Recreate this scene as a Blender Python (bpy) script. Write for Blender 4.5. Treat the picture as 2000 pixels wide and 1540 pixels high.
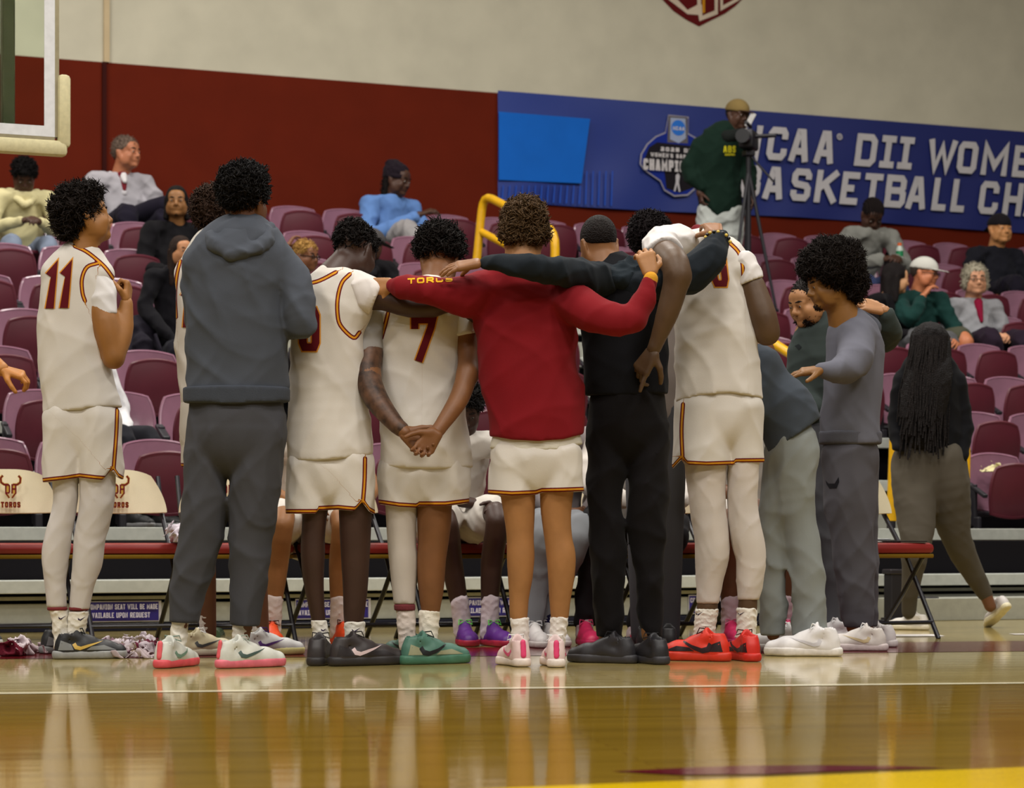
import bpy, bmesh, math, random
import numpy as np
from mathutils import Vector, Matrix
from mathutils.bvhtree import BVHTree

for _o in list(bpy.data.objects):
    bpy.data.objects.remove(_o, do_unlink=True)
sc = bpy.context.scene
col = sc.collection
RND = random.Random(11)
NP = np.random.RandomState(5)

# ------------------------------------------------------------------ camera, world, lamps, exposure
# focal length 4600 px on a 2000 px wide frame, level camera half a metre above the court, lens shifted up
F, HZ, CH = 4600.0, 1050.0, 0.5
cam = bpy.data.cameras.new('camera')
cam.sensor_width = 36.0
cam.lens = F / 2000.0 * 36.0
cam.shift_y = (HZ - 770.0) / 2000.0
cam.clip_end = 200
cam.dof.use_dof = True
cam.dof.focus_distance = 9.3
cam.dof.aperture_fstop = 5.0
cam_o = bpy.data.objects.new('camera', cam)
cam_o.location = (0, 0, CH)
cam_o.rotation_euler = (math.pi / 2, 0, 0)
col.objects.link(cam_o)
sc.camera = cam_o

world = bpy.data.worlds.new('world')
sc.world = world
world.use_nodes = True
_bg = world.node_tree.nodes['Background']
_bg.inputs[0].default_value = (1.0, 0.95, 0.88, 1)
_bg.inputs[1].default_value = 0.085

def lamp(name, loc, sx, sy, energy, color=(1.0, 0.96, 0.895), rot=(0, 0, 0)):
    l = bpy.data.lights.new(name, 'AREA')
    l.shape = 'RECTANGLE'; l.size = sx; l.size_y = sy
    l.energy = energy; l.color = color
    o = bpy.data.objects.new(name, l)
    o.location = loc; o.rotation_euler = rot
    col.objects.link(o)
    return o

for _x in (-6.0, 0.0, 6.0):
    for _y, _e in ((-1.0, 300), (4.5, 360), (10.0, 250), (16.0, 330)):
        lamp('gym_lamp', (_x, _y, 8.6), 2.4, 1.2, _e)

sc.view_settings.view_transform = 'Standard'
sc.view_settings.look = 'None'
sc.view_settings.gamma = 1.0
sc.view_settings.exposure = 0.05
sc.view_settings.use_curve_mapping = False
sc.cycles.max_bounces = 6
sc.cycles.diffuse_bounces = 3
sc.cycles.glossy_bounces = 3
sc.cycles.transparent_max_bounces = 8
sc.cycles.use_denoising = True

def at(px, py, Y):
    return np.array([(px - 1000.0) * Y / F, Y, CH + (HZ - py) * Y / F])

def ground_Y(py):
    return F * CH / (py - HZ)

# ------------------------------------------------------------------ materials
def lin(c):
    out = []
    for v in c:
        v = v / 255.0
        out.append(v / 12.92 if v <= 0.04045 else ((v + 0.055) / 1.055) ** 2.4)
    return out

_mats = {}
def nodes_of(m):
    m.use_nodes = True
    return m.node_tree, m.node_tree.nodes['Principled BSDF']

def M(kind, rgb, rough=None):
    """procedural material: cloth, skin, hair, plastic, metal, rubber, knit, leather, paint"""
    key = (kind, tuple(rgb), rough)
    if key in _mats:
        return _mats[key]
    m = bpy.data.materials.new('%s_%02x%02x%02x' % ((kind,) + tuple(int(v) for v in rgb)))
    nt, b = nodes_of(m)
    N, L = nt.nodes, nt.links
    c = lin(rgb)
    tc = N.new('ShaderNodeTexCoord')
    nz = N.new('ShaderNodeTexNoise')
    P = dict(cloth=(7, 2, 0.05, 0.85, 0.10), knit=(20, 2, 0.05, 0.95, 0.2), skin=(14, 3, 0.10, 0.48, 0.05), hair=(90, 3, 0.35, 0.65, 0.9),
             plastic=(9, 2, 0.08, 0.28, 0.02), metal=(30, 2, 0.10, 0.42, 0.02), rubber=(40, 2, 0.1, 0.6, 0.05), leather=(12, 2, 0.03, 0.42, 0.08),
             paint=(3, 4, 0.07, 0.75, 0.04), tattoo=(26, 4, 0.75, 0.5, 0.05), sheen=(25, 2, 0.08, 0.45, 0.03))[kind]
    nz.inputs['Scale'].default_value = P[0]
    nz.inputs['Detail'].default_value = P[1]
    L.new(tc.outputs['Object'], nz.inputs['Vector'])
    mr = N.new('ShaderNodeMapRange')
    mr.inputs['From Min'].default_value = 0.3
    mr.inputs['From Max'].default_value = 0.7
    mr.inputs['To Min'].default_value = 1 - P[2]
    mr.inputs['To Max'].default_value = 1 + P[2] * 0.7
    L.new(nz.outputs['Fac'], mr.inputs['Value'])
    mx = N.new('ShaderNodeVectorMath'); mx.operation = 'SCALE'
    mx.inputs[0].default_value = c
    L.new(mr.outputs['Result'], mx.inputs['Scale'])
    L.new(mx.outputs['Vector'], b.inputs['Base Color'])
    b.inputs['Roughness'].default_value = P[3] if rough is None else rough
    if kind == 'metal':
        b.inputs['Metallic'].default_value = 0.85
    if kind in ('cloth', 'knit'):
        b.inputs['Specular IOR Level'].default_value = 0.15
        b.inputs['Sheen Weight'].default_value = 0.03
    if kind == 'hair':
        b.inputs['Specular IOR Level'].default_value = 0.15
    if kind == 'paint':
        b.inputs['Specular IOR Level'].default_value = 0.12
    if kind in ('skin', 'tattoo'):
        b.inputs['Specular IOR Level'].default_value = 0.32
    bp = N.new('ShaderNodeBump')
    bp.inputs['Strength'].default_value = P[4]
    bp.inputs['Distance'].default_value = 0.01
    n2 = N.new('ShaderNodeTexNoise')
    n2.inputs['Scale'].default_value = {'cloth': 420, 'knit': 300, 'skin': 260, 'hair': 160, 'leather': 300}.get(kind, 60)
    n2.inputs['Detail'].default_value = 2
    L.new(tc.outputs['Object'], n2.inputs['Vector'])
    L.new(n2.outputs['Fac'], bp.inputs['Height'])
    L.new(bp.outputs['Normal'], b.inputs['Normal'])
    _mats[key] = m
    return m

def M_trim(base, gold=(205, 140, 30), maroon=(96, 14, 22)):
    """cloth with a maroon-gold-maroon printed trim where the mesh attribute 'trim' is near zero"""
    key = ('trim', tuple(base))
    if key in _mats:
        return _mats[key]
    m = M('cloth', base).copy()
    m.name = 'trimmed_cloth'
    nt = m.node_tree; N, L = nt.nodes, nt.links
    b = N['Principled BSDF']
    src = b.inputs['Base Color'].links[0].from_socket
    a = N.new('ShaderNodeAttribute'); a.attribute_name = 'trim'
    ab = N.new('ShaderNodeMath'); ab.operation = 'ABSOLUTE'
    L.new(a.outputs['Fac'], ab.inputs[0])
    prev = src
    for lim, c in ((0.0088, maroon), (0.0036, gold)):
        lt = N.new('ShaderNodeMath'); lt.operation = 'LESS_THAN'
        lt.inputs[1].default_value = lim
        L.new(ab.outputs[0], lt.inputs[0])
        mx = N.new('ShaderNodeMix'); mx.data_type = 'RGBA'
        L.new(lt.outputs[0], mx.inputs['Factor'])
        L.new(prev, mx.inputs['A'])
        mx.inputs['B'].default_value = lin(c) + [1]
        prev = mx.outputs['Result']
    L.new(prev, b.inputs['Base Color'])
    _mats[key] = m
    return m

# ------------------------------------------------------------------ objects
def link_mesh(name, me, mat, parent=None):
    o = bpy.data.objects.new(name, me)
    col.objects.link(o)
    if mat is not None:
        me.materials.append(mat)
    if parent is not None:
        o.parent = parent
    return o

def mesh_of(name, v, f, smooth=False):
    me = bpy.data.meshes.new(name)
    me.from_pydata([tuple(map(float, p)) for p in v], [], [tuple(map(int, q)) for q in f])
    if smooth:
        me.polygons.foreach_set('use_smooth', np.ones(len(me.polygons), dtype=bool))
    me.update()
    return me

def quads_mesh(name, v, q):
    me = bpy.data.meshes.new(name)
    n = len(q)
    me.vertices.add(len(v)); me.vertices.foreach_set('co', np.ascontiguousarray(v, dtype=np.float32).ravel())
    k = q.shape[1]
    me.loops.add(n * k); me.loops.foreach_set('vertex_index', np.ascontiguousarray(q, dtype=np.int32).ravel())
    me.polygons.add(n)
    me.polygons.foreach_set('loop_start', np.arange(0, n * k, k, dtype=np.int32))
    me.polygons.foreach_set('use_smooth', np.ones(n, dtype=bool))
    me.update(calc_edges=True)
    return me

def empty(name, loc, rz=0.0):
    o = bpy.data.objects.new(name, None)
    o.empty_display_size = 0.1
    o.location = tuple(map(float, loc)); o.rotation_euler = (0, 0, rz)
    col.objects.link(o)
    return o

def tag(o, label, cat, group=None, kind=None):
    o['label'] = label
    if cat: o['category'] = cat
    if group: o['group'] = group
    if kind: o['kind'] = kind
    return o

def struct(o):
    o['kind'] = 'structure'
    return o

def copy_tree(o, parent=None):
    c = o.copy(); col.objects.link(c)
    if parent is not None: c.parent = parent
    for ch in list(o.children): copy_tree(ch, c)
    return c

class MB:
    """simple polygon collector"""
    def __init__(s): s.v = []; s.f = []
    def add(s, v, f):
        n = len(s.v); s.v += [tuple(p) for p in v]; s.f += [tuple(i + n for i in q) for q in f]
        return s
    def box(s, c, d, rot=None, bev=0.0):
        bm = bmesh.new()
        bmesh.ops.create_cube(bm, size=1.0)
        bmesh.ops.scale(bm, vec=d, verts=bm.verts)
        if bev > 0:
            bmesh.ops.bevel(bm, geom=bm.edges[:], offset=bev, segments=2, affect='EDGES', profile=0.5)
        if rot is not None:
            bmesh.ops.transform(bm, matrix=rot.to_4x4(), verts=bm.verts)
        bm.verts.index_update()
        s.add([(p.co.x + c[0], p.co.y + c[1], p.co.z + c[2]) for p in bm.verts], [[w.index for w in f.verts] for f in bm.faces])
        bm.free()
        return s
    def tube(s, pts, r, n=10, closed=False):
        pts = [Vector(p) for p in pts]
        rs = r if isinstance(r, (list, tuple)) else [r] * len(pts)
        rings = []
        up = None
        for i, p in enumerate(pts):
            a = pts[i - 1] if (i > 0 or closed) else p
            b = pts[(i + 1) % len(pts)] if (i < len(pts) - 1 or closed) else p
            t = (b - a).normalized()
            if up is None:
                up = t.orthogonal().normalized()
            up = (up - t * up.dot(t))
            if up.length < 1e-6: up = t.orthogonal()
            up.normalize()
            w = t.cross(up)
            rings.append([p + (up * math.cos(2 * math.pi * k / n) + w * math.sin(2 * math.pi * k / n)) * rs[i] for k in range(n)])
        v = [q for R in rings for q in R]
        f = []
        m = len(pts)
        for i in range(m if closed else m - 1):
            j = (i + 1) % m
            for k in range(n):
                f.append((i * n + k, i * n + (k + 1) % n, j * n + (k + 1) % n, j * n + k))
        if not closed:
            f.append(tuple(range(n - 1, -1, -1))); f.append(tuple((m - 1) * n + k for k in range(n)))
        return s.add(v, f)
    def prism(s, poly, h, fm=lambda p: p):
        """poly in (u,v), extruded w from 0 to h, mapped by fm((u,v,w))"""
        n = len(poly)
        v = [fm((p[0], p[1], 0.0)) for p in poly] + [fm((p[0], p[1], h)) for p in poly]
        f = [tuple(range(n - 1, -1, -1)), tuple(range(n, 2 * n))] + [(i, (i + 1) % n, n + (i + 1) % n, n + i) for i in range(n)]
        return s.add(v, f)
    def build(s, name, mat, parent=None, smooth=False):
        me = mesh_of(name, s.v, s.f, smooth)
        if smooth: me.set_sharp_from_angle(angle=math.radians(40))
        return link_mesh(name, me, mat, parent)

# ------------------------------------------------------------------ implicit surfaces (bodies, clothes, hair, shoes)
def unit(v):
    v = np.asarray(v, float); return v / (np.linalg.norm(v) + 1e-12)

class G:
    """smooth union of round cones and ellipsoids, polygonised with surface nets"""
    def __init__(s, k=0.015):
        s.k = k; s.pr = []; s.cuts = []; s.fold = []; s.trim = []
    def cone(s, a, b, ra, rb, flat=1.0, front=None, k=None, sub=False):
        s.pr.append(('c', np.asarray(a, float), np.asarray(b, float), float(ra), float(rb), flat if isinstance(flat, tuple) else (flat, flat), front, s.k if k is None else k, sub))
        return s
    def ell(s, c, ax, r, k=None, sub=False):
        s.pr.append(('e', np.asarray(c, float), np.asarray(ax, float), np.asarray(r, float), s.k if k is None else k, sub))
        return s
    def path(s, pts, rs, flat=1.0, front=None, k=None):
        """one smooth limb through pts (Catmull-Rom), joined to the rest as a whole"""
        Q = np.column_stack([np.array(pts, float), np.array(rs, float)])
        if len(Q) > 2:
            E = np.vstack([2 * Q[0] - Q[1], Q, 2 * Q[-1] - Q[-2]]); out = []
            for i in range(1, len(E) - 2):
                a, b, c, d = E[i - 1:i + 3]
                for t in (0, .25, .5, .75):
                    out.append(.5 * (2 * b + (c - a) * t + (2 * a - 5 * b + 4 * c - d) * t * t + (3 * b - a - 3 * c + d) * t ** 3))
            out.append(Q[-1]); Q = np.array(out)
            Q[:, 3] = np.maximum(Q[:, 3], min(rs) * .9)
        s.pr.append(('ch', Q, flat if isinstance(flat, tuple) else (flat, flat), front, s.k if k is None else k, False))
        return s
    def cut(s, p, n): s.cuts.append(('p', np.asarray(p, float), unit(n))); return s
    def cutf(s, fn): s.cuts.append(('f', fn)); return s
    def folds(s, amp, freq, n=4, seed=0, stretch=(1, 1, 1)):
        r = np.random.RandomState(seed)
        for i in range(n):
            d = unit(r.normal(size=3)) * np.array(stretch) * freq * (0.7 + 0.6 * r.rand())
            s.fold.append((amp / n ** 0.5, d, r.rand() * 6.28))
        return s
    @staticmethod
    def cone_d(X, Yy, Z, a, b, ra, rb, fl, fr):
        dx, dy, dz = X - a[0], Yy - a[1], Z - a[2]
        u = b - a; Ln = np.linalg.norm(u)
        if Ln < 1e-6: u = np.array([0, 0, 1.0]); Ln = 1e-6
        else: u = u / Ln
        t = dx * u[0] + dy * u[1] + dz * u[2]
        hh = np.clip(t / Ln, 0, 1)
        q = dx * dx + dy * dy + dz * dz - 2 * hh * Ln * t + (hh * Ln) ** 2
        if fl != (1.0, 1.0):
            f0 = np.array((0, 1.0, 0)) if fr is None else np.asarray(fr, float)
            f0 = f0 - u * f0.dot(u)
            if np.linalg.norm(f0) > 0.15:
                f0 = unit(f0)
                fc = dx * f0[0] + dy * f0[1] + dz * f0[2]
                ff = fl[0] + (fl[1] - fl[0]) * hh
                q = q + fc * fc * (1 / (ff * ff) - 1)
        return np.sqrt(np.maximum(q, 0)) - (ra + (rb - ra) * hh)
    def mesh(s, vox):
        lo = np.array([1e9] * 3); hi = -lo
        bbs = []
        for p in s.pr:
            if p[0] == 'c':
                r = max(p[3], p[4])
                l, h = np.minimum(p[1], p[2]) - r, np.maximum(p[1], p[2]) + r
            elif p[0] == 'ch':
                l, h = (p[1][:, :3] - p[1][:, 3:]).min(0), (p[1][:, :3] + p[1][:, 3:]).max(0)
            else:
                e = np.sqrt(((p[2] * p[3][:, None]) ** 2).sum(0)); l, h = p[1] - e, p[1] + e
            bbs.append((l, h))
            if not p[-1]:
                lo = np.minimum(lo, l); hi = np.maximum(hi, h)
        pad = 3 * vox + 0.02
        lo = lo - pad; hi = hi + pad
        n = np.ceil((hi - lo) / vox).astype(int) + 1
        ax = [(lo[i] + vox * np.arange(n[i])).astype(np.float32) for i in range(3)]
        D = np.full(tuple(n), 1.0, np.float32)
        for p, (l, h) in zip(s.pr, bbs):
            k = p[-2]
            m = k + 3 * vox + 0.012
            i0 = np.maximum(np.floor((l - m - lo) / vox).astype(int), 0); i1 = np.minimum(np.ceil((h + m - lo) / vox).astype(int) + 1, n)
            if (i1 <= i0).any(): continue
            sl = tuple(slice(a, b) for a, b in zip(i0, i1))
            X = ax[0][sl[0]][:, None, None]; Yy = ax[1][sl[1]][None, :, None]; Z = ax[2][sl[2]][None, None, :]
            if p[0] in ('c', 'ch'):
                if p[0] == 'c':
                    segs = [p[1:5]]; fl, fr = p[5:7]
                else:
                    fl, fr = p[2:4]; segs = [(p[1][q, :3], p[1][q + 1, :3], p[1][q, 3], p[1][q + 1, 3]) for q in range(len(p[1]) - 1)]
                d = None
                for a, b, ra, rb in segs:
                    e = s.cone_d(X, Yy, Z, a, b, ra, rb, fl, fr)
                    d = e if d is None else np.minimum(d, e)
            else:
                c, A, r = p[1:4]
                dx, dy, dz = X - c[0], Yy - c[1], Z - c[2]
                q = 0
                for i in range(3):
                    q = q + ((dx * A[i][0] + dy * A[i][1] + dz * A[i][2]) / r[i]) ** 2
                d = (np.sqrt(q) - 1) * float(min(r))
            cur = D[sl]
            if p[-1]:
                hk = np.maximum(k - np.abs(cur + d), 0) / max(k, 1e-6)
                D[sl] = np.maximum(cur, -d) + hk * hk * k * 0.25
            else:
                hk = np.maximum(k - np.abs(cur - d), 0) / max(k, 1e-6)
                D[sl] = np.minimum(cur, d) - hk * hk * k * 0.25
        if s.fold:
            idx = np.nonzero(np.abs(D) < 0.03)
            x, y, z = ax[0][idx[0]], ax[1][idx[1]], ax[2][idx[2]]
            acc = np.zeros_like(x)
            for amp, d, ph in s.fold:
                w_ = x * d[0] + y * d[1] + z * d[2] + ph + 1.6 * np.sin(0.45 * (x * d[1] - y * d[2] + z * d[0]) + ph * 2) + .7 * np.sin(1.1 * (y * d[0] + z * d[1] - x * d[2]))
                acc += amp * 1.25 * (.8 - 2.4 * (1 - np.abs(np.sin(w_ * .95))) ** 2)
            D[idx] += acc
        X = ax[0][:, None, None]; Yy = ax[1][None, :, None]; Z = ax[2][None, None, :]
        for c in s.cuts:
            if c[0] == 'p':
                D = np.maximum(D, (X - c[1][0]) * c[2][0] + (Yy - c[1][1]) * c[2][1] + (Z - c[1][2]) * c[2][2])
            else:
                D = np.maximum(D, c[1](X, Yy, Z))
        D[0] = D[-1] = 1; D[:, 0] = D[:, -1] = 1; D[:, :, 0] = D[:, :, -1] = 1
        return surface_nets(D.astype(np.float32), lo, vox)

_C8 = [(i, j, k) for i in (0, 1) for j in (0, 1) for k in (0, 1)]
_E12 = [(a, b) for a in range(8) for b in range(a + 1, 8) if sum(abs(_C8[a][i] - _C8[b][i]) for i in range(3)) == 1]
def surface_nets(D, lo, vox):
    S = D < 0
    c = np.zeros(tuple(d - 1 for d in D.shape), np.uint8)
    for (i, j, k) in _C8:
        c += S[i:S.shape[0] - 1 + i, j:S.shape[1] - 1 + j, k:S.shape[2] - 1 + k]
    act = np.argwhere((c > 0) & (c < 8))
    if len(act) == 0:
        return np.zeros((0, 3)), np.zeros((0, 4), int)
    idx = np.full(c.shape, -1, np.int32)
    idx[act[:, 0], act[:, 1], act[:, 2]] = np.arange(len(act))
    vals = np.stack([D[act[:, 0] + i, act[:, 1] + j, act[:, 2] + k] for (i, j, k) in _C8], 1)
    acc = np.zeros((len(act), 3)); cnt = np.zeros(len(act))
    C = np.array(_C8, float)
    for a, b in _E12:
        va, vb = vals[:, a], vals[:, b]
        m = (va < 0) != (vb < 0)
        t = np.where(m, va / np.where(m, va - vb, 1), 0)
        acc += np.where(m[:, None], C[a] + (C[b] - C[a]) * t[:, None], 0)
        cnt += m
    V = lo + vox * (act + acc / cnt[:, None])
    quads = []
    for axis in range(3):
        S0 = np.moveaxis(S, (axis, (axis + 1) % 3, (axis + 2) % 3), (0, 1, 2))
        I0 = np.moveaxis(idx, (axis, (axis + 1) % 3, (axis + 2) % 3), (0, 1, 2))
        ch = S0[:-1, 1:-1, 1:-1] != S0[1:, 1:-1, 1:-1]
        e = np.argwhere(ch)
        if len(e) == 0: continue
        i, j, k = e[:, 0], e[:, 1] + 1, e[:, 2] + 1
        q = np.stack([I0[i, j - 1, k - 1], I0[i, j, k - 1], I0[i, j, k], I0[i, j - 1, k]], 1)
        flip = ~S0[i, j, k]
        q[flip] = q[flip][:, ::-1]
        quads.append(q)
    return V, np.concatenate(quads)

def vnormals(V, Q):
    n = np.cross(V[Q[:, 2]] - V[Q[:, 0]], V[Q[:, 3]] - V[Q[:, 1]])
    N = np.zeros_like(V)
    for i in range(Q.shape[1]): np.add.at(N, Q[:, i], n)
    return N / (np.linalg.norm(N, axis=1)[:, None] + 1e-12)

def relax(V, Q, it=1):
    for _ in range(it):
        A = np.zeros_like(V); c = np.zeros(len(V))
        for i in range(4):
            for j in (1, 3):
                np.add.at(A, Q[:, i], V[Q[:, (i + j) % 4]]); np.add.at(c, Q[:, i], 1)
        V = 0.5 * V + 0.5 * A / c[:, None]
    return V

def seg_dist(P, a, b):
    """signed 2-D distance of points P to the segment ab"""
    d = b - a; L2 = (d * d).sum() + 1e-9
    t = np.clip(((P - a) @ d) / L2, 0, 1)
    q = P - a - t[:, None] * d
    sg = np.sign(d[0] * (P[:, 1] - a[1]) - d[1] * (P[:, 0] - a[0]))
    return np.linalg.norm(q, axis=1), np.where(sg == 0, 1, sg)

# ------------------------------------------------------------------ flat lettering and decals
FONT = {
 'A': (1, [[(0, 0), (.36, 1), (.64, 1), (1, 0)], [(.16, .27), (.84, .27)]]),
 'B': (1, [[(.8, .53), (0, .53), (0, 1), (.82, 1), (.97, .88), (.97, .65), (.82, .53), (1, .41), (1, .12), (.85, 0), (0, 0), (0, .6)]]),
 'C': (1, [[(1, .68), (1, .87), (.85, 1), (.15, 1), (0, .87), (0, .13), (.15, 0), (.85, 0), (1, .13), (1, .32)]]),
 'D': (1, [[(0, .5), (0, 1), (.8, 1), (1, .85), (1, .15), (.8, 0), (0, 0), (0, .5)]]),
 'E': (.9, [[(1, 1), (0, 1), (0, 0), (1, 0)], [(0, .5), (.85, .5)]]),
 'F': (.9, [[(1, 1), (0, 1), (0, 0)], [(0, .5), (.85, .5)]]),
 'G': (1, [[(1, .7), (1, .87), (.85, 1), (.15, 1), (0, .87), (0, .13), (.15, 0), (.85, 0), (1, .13), (1, .48), (.55, .48)]]),
 'H': (1, [[(0, 0), (0, 1)], [(1, 0), (1, 1)], [(0, .5), (1, .5)]]),
 'I': (.75, [[(.5, 0), (.5, 1)], [(0, 1), (1, 1)], [(0, 0), (1, 0)]]),
 'i': (.12, [[(.5, 0), (.5, 1)]]),
 'K': (1, [[(0, 0), (0, 1)], [(1, 1), (.05, .42)], [(.38, .62), (1, 0)]]),
 'L': (.85, [[(0, 1), (0, 0), (1, 0)]]),
 'M': (1.25, [[(0, 0), (0, 1), (.5, .25), (1, 1), (1, 0)]]),
 'N': (1, [[(0, 0), (0, 1), (1, 0), (1, 1)]]),
 'O': (1, [[(0, .5), (0, .87), (.15, 1), (.85, 1), (1, .87), (1, .13), (.85, 0), (.15, 0), (0, .13), (0, .5)]]),
 'P': (1, [[(0, 0), (0, 1), (.85, 1), (1, .87), (1, .55), (.85, .42), (0, .42)]]),
 'Q': (1, [[(0, .5), (0, .87), (.15, 1), (.85, 1), (1, .87), (1, .13), (.85, 0), (.15, 0), (0, .13), (0, .5)], [(.6, .3), (1.05, -.05)]]),
 'R': (1, [[(0, 0), (0, 1), (.85, 1), (1, .87), (1, .57), (.85, .45), (0, .45)], [(.5, .45), (1, 0)]]),
 'S': (1, [[(1, .72), (1, .87), (.85, 1), (.15, 1), (0, .87), (0, .64), (.15, .53), (.85, .47), (1, .36), (1, .13), (.85, 0), (.15, 0), (0, .13), (0, .28)]]),
 'T': (1, [[(0, 1), (1, 1)], [(.5, 1), (.5, 0)]]),
 'U': (1, [[(0, 1), (0, .13), (.15, 0), (.85, 0), (1, .13), (1, 1)]]),
 'V': (1, [[(0, 1), (.5, 0), (1, 1)]]),
 'W': (1.35, [[(0, 1), (.24, 0), (.5, .85), (.76, 0), (1, 1)]]),
 'Y': (1, [[(0, 1), (.5, .45), (1, 1)], [(.5, .45), (.5, 0)]]),
 '0': (1, [[(0, .5), (0, .87), (.15, 1), (.85, 1), (1, .87), (1, .13), (.85, 0), (.15, 0), (0, .13), (0, .5)]]),
 '1': (.5, [[(0, .8), (.62, 1), (.62, 0)]]),
 '2': (1, [[(0, .8), (.15, 1), (.85, 1), (1, .87), (1, .62), (0, .15), (0, 0), (1, 0)]]),
 '5': (1, [[(1, 1), (0, 1), (0, .55), (.85, .58), (1, .45), (1, .13), (.85, 0), (0, .05)]]),
 '7': (1, [[(0, .76), (0, 1), (1, 1), (.9, .8), (.28, 0)]]),
 '9': (1, [[(1, .45), (.15, .45), (0, .58), (0, .87), (.15, 1), (.85, 1), (1, .87), (1, .13), (.85, 0), (.15, 0), (0, .13), (0, .25)]]),
 "'": (.2, [[(.5, 1), (.5, .75)]]), '.': (.2, [[(.5, 0), (.5, .12)]]), ' ': (.55, []),
}

def stroke(poly, t):
    """quads of a mitred ribbon of thickness t along poly"""
    P = [np.array(p, float) for p in poly]
    closed = np.linalg.norm(P[0] - P[-1]) < 1e-9
    if closed: P = P[:-1]
    n = len(P); L = []; Rr = []
    for i in range(n):
        a = P[i - 1] if (i > 0 or closed) else None
        b = P[(i + 1) % n] if (i < n - 1 or closed) else None
        d1 = unit(P[i] - a) if a is not None else None
        d2 = unit(b - P[i]) if b is not None else None
        ext = np.zeros(2)
        if d1 is None: d = d2
        elif d2 is None: d = d1
        else: d = unit(d1 + d2)
        nn = np.array((-d[1], d[0])); w = t / 2
        if d1 is not None and d2 is not None:
            w = w / max(0.45, nn.dot(np.array((-d1[1], d1[0]))))
        L.append(P[i] + nn * w); Rr.append(P[i] - nn * w)
    out = []
    for i in range(n if closed else n - 1):
        j = (i + 1) % n
        out.append([Rr[i], Rr[j], L[j], L[i]])
    return out

def letter_quads(ch, x0, x1, y0, y1, t, grow=0.0):
    """letter drawn inside the box, stroke thickness t (box is the outer size)"""
    w, st = FONT[ch]
    h = t / 2
    out = []
    for pl in st:
        q = [(x0 + h + p[0] * (x1 - x0 - t), y0 + h + p[1] * (y1 - y0 - t)) for p in pl]
        # square ends: push free ends out by half a stroke where they sit on the box edge
        if np.linalg.norm(np.array(pl[0]) - np.array(pl[-1])) > 1e-9 and len(q) >= 2:
            for e, k in ((0, 1), (-1, -2)):
                a, b = np.array(q[e]), np.array(q[k])
                dr = unit(a - b)
                if (pl[e][1] in (0, 1) and abs(dr[1]) > .5) or (pl[e][0] in (0, 1) and abs(dr[0]) > .5 and abs(dr[1]) < .3): q[e] = tuple(a + dr * h)
        out += stroke(q, t + 2 * grow)
    return out

def text_quads(txt, x, y, h, t, gap=None, fit=None, wide=0.72):
    """line of text from x, baseline y, cap height h"""
    gap = t * 0.75 if gap is None else gap
    ws = [h * wide * FONT[c][0] for c in txt]
    tot = sum(ws) + gap * (len(txt) - 1)
    k = (fit / tot) if fit else 1.0
    out = []
    for c, w in zip(txt, ws):
        out += letter_quads(c, x, x + w * k, y, y + h, min(t, w * k * 0.8))
        x += (w + gap) * k
    return out, x - gap * k

def flat_polys(name, polys, fm, mat, parent=None):
    v, f = [], []
    for j, q in enumerate(polys):          # each stroke a hair above the last, so that crossings do not fight
        n = len(v); v += [fm((p[0], p[1], j * .00012)) for p in q]; f.append(tuple(range(n, n + len(q))))
    return link_mesh(name, mesh_of(name, v, f), mat, parent)

# ================================================================== SETTING
TH = math.radians(22.5)          # the bleachers and the wall run back to one side at this angle
TC, TS = math.cos(TH), math.sin(TH)
BX, BY = -2.54, 12.30            # a point on the foot of the bleachers
def W(u, v, z): return (BX + u * TC - v * TS, BY + u * TS + v * TC, z)
def on_v(px, v):
    """where the sight line through column px meets the vertical plane v: depth Y and u"""
    a = (px - 1000.0) / F
    Y = (v - BX * TS + BY * TC) / (TC - a * TS)
    return Y, (a * Y - BX) * TC + (Y - BY) * TS
def on_wall(px, py, v):
    Y, u = on_v(px, v)
    return u, CH + (HZ - py) * Y / F

V_WALL = 8.05
def vb(i): return 1.3 + 0.9 * i
def dz(i): return 0.557 + 0.335 * i if i >= 0 else 0.274

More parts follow.
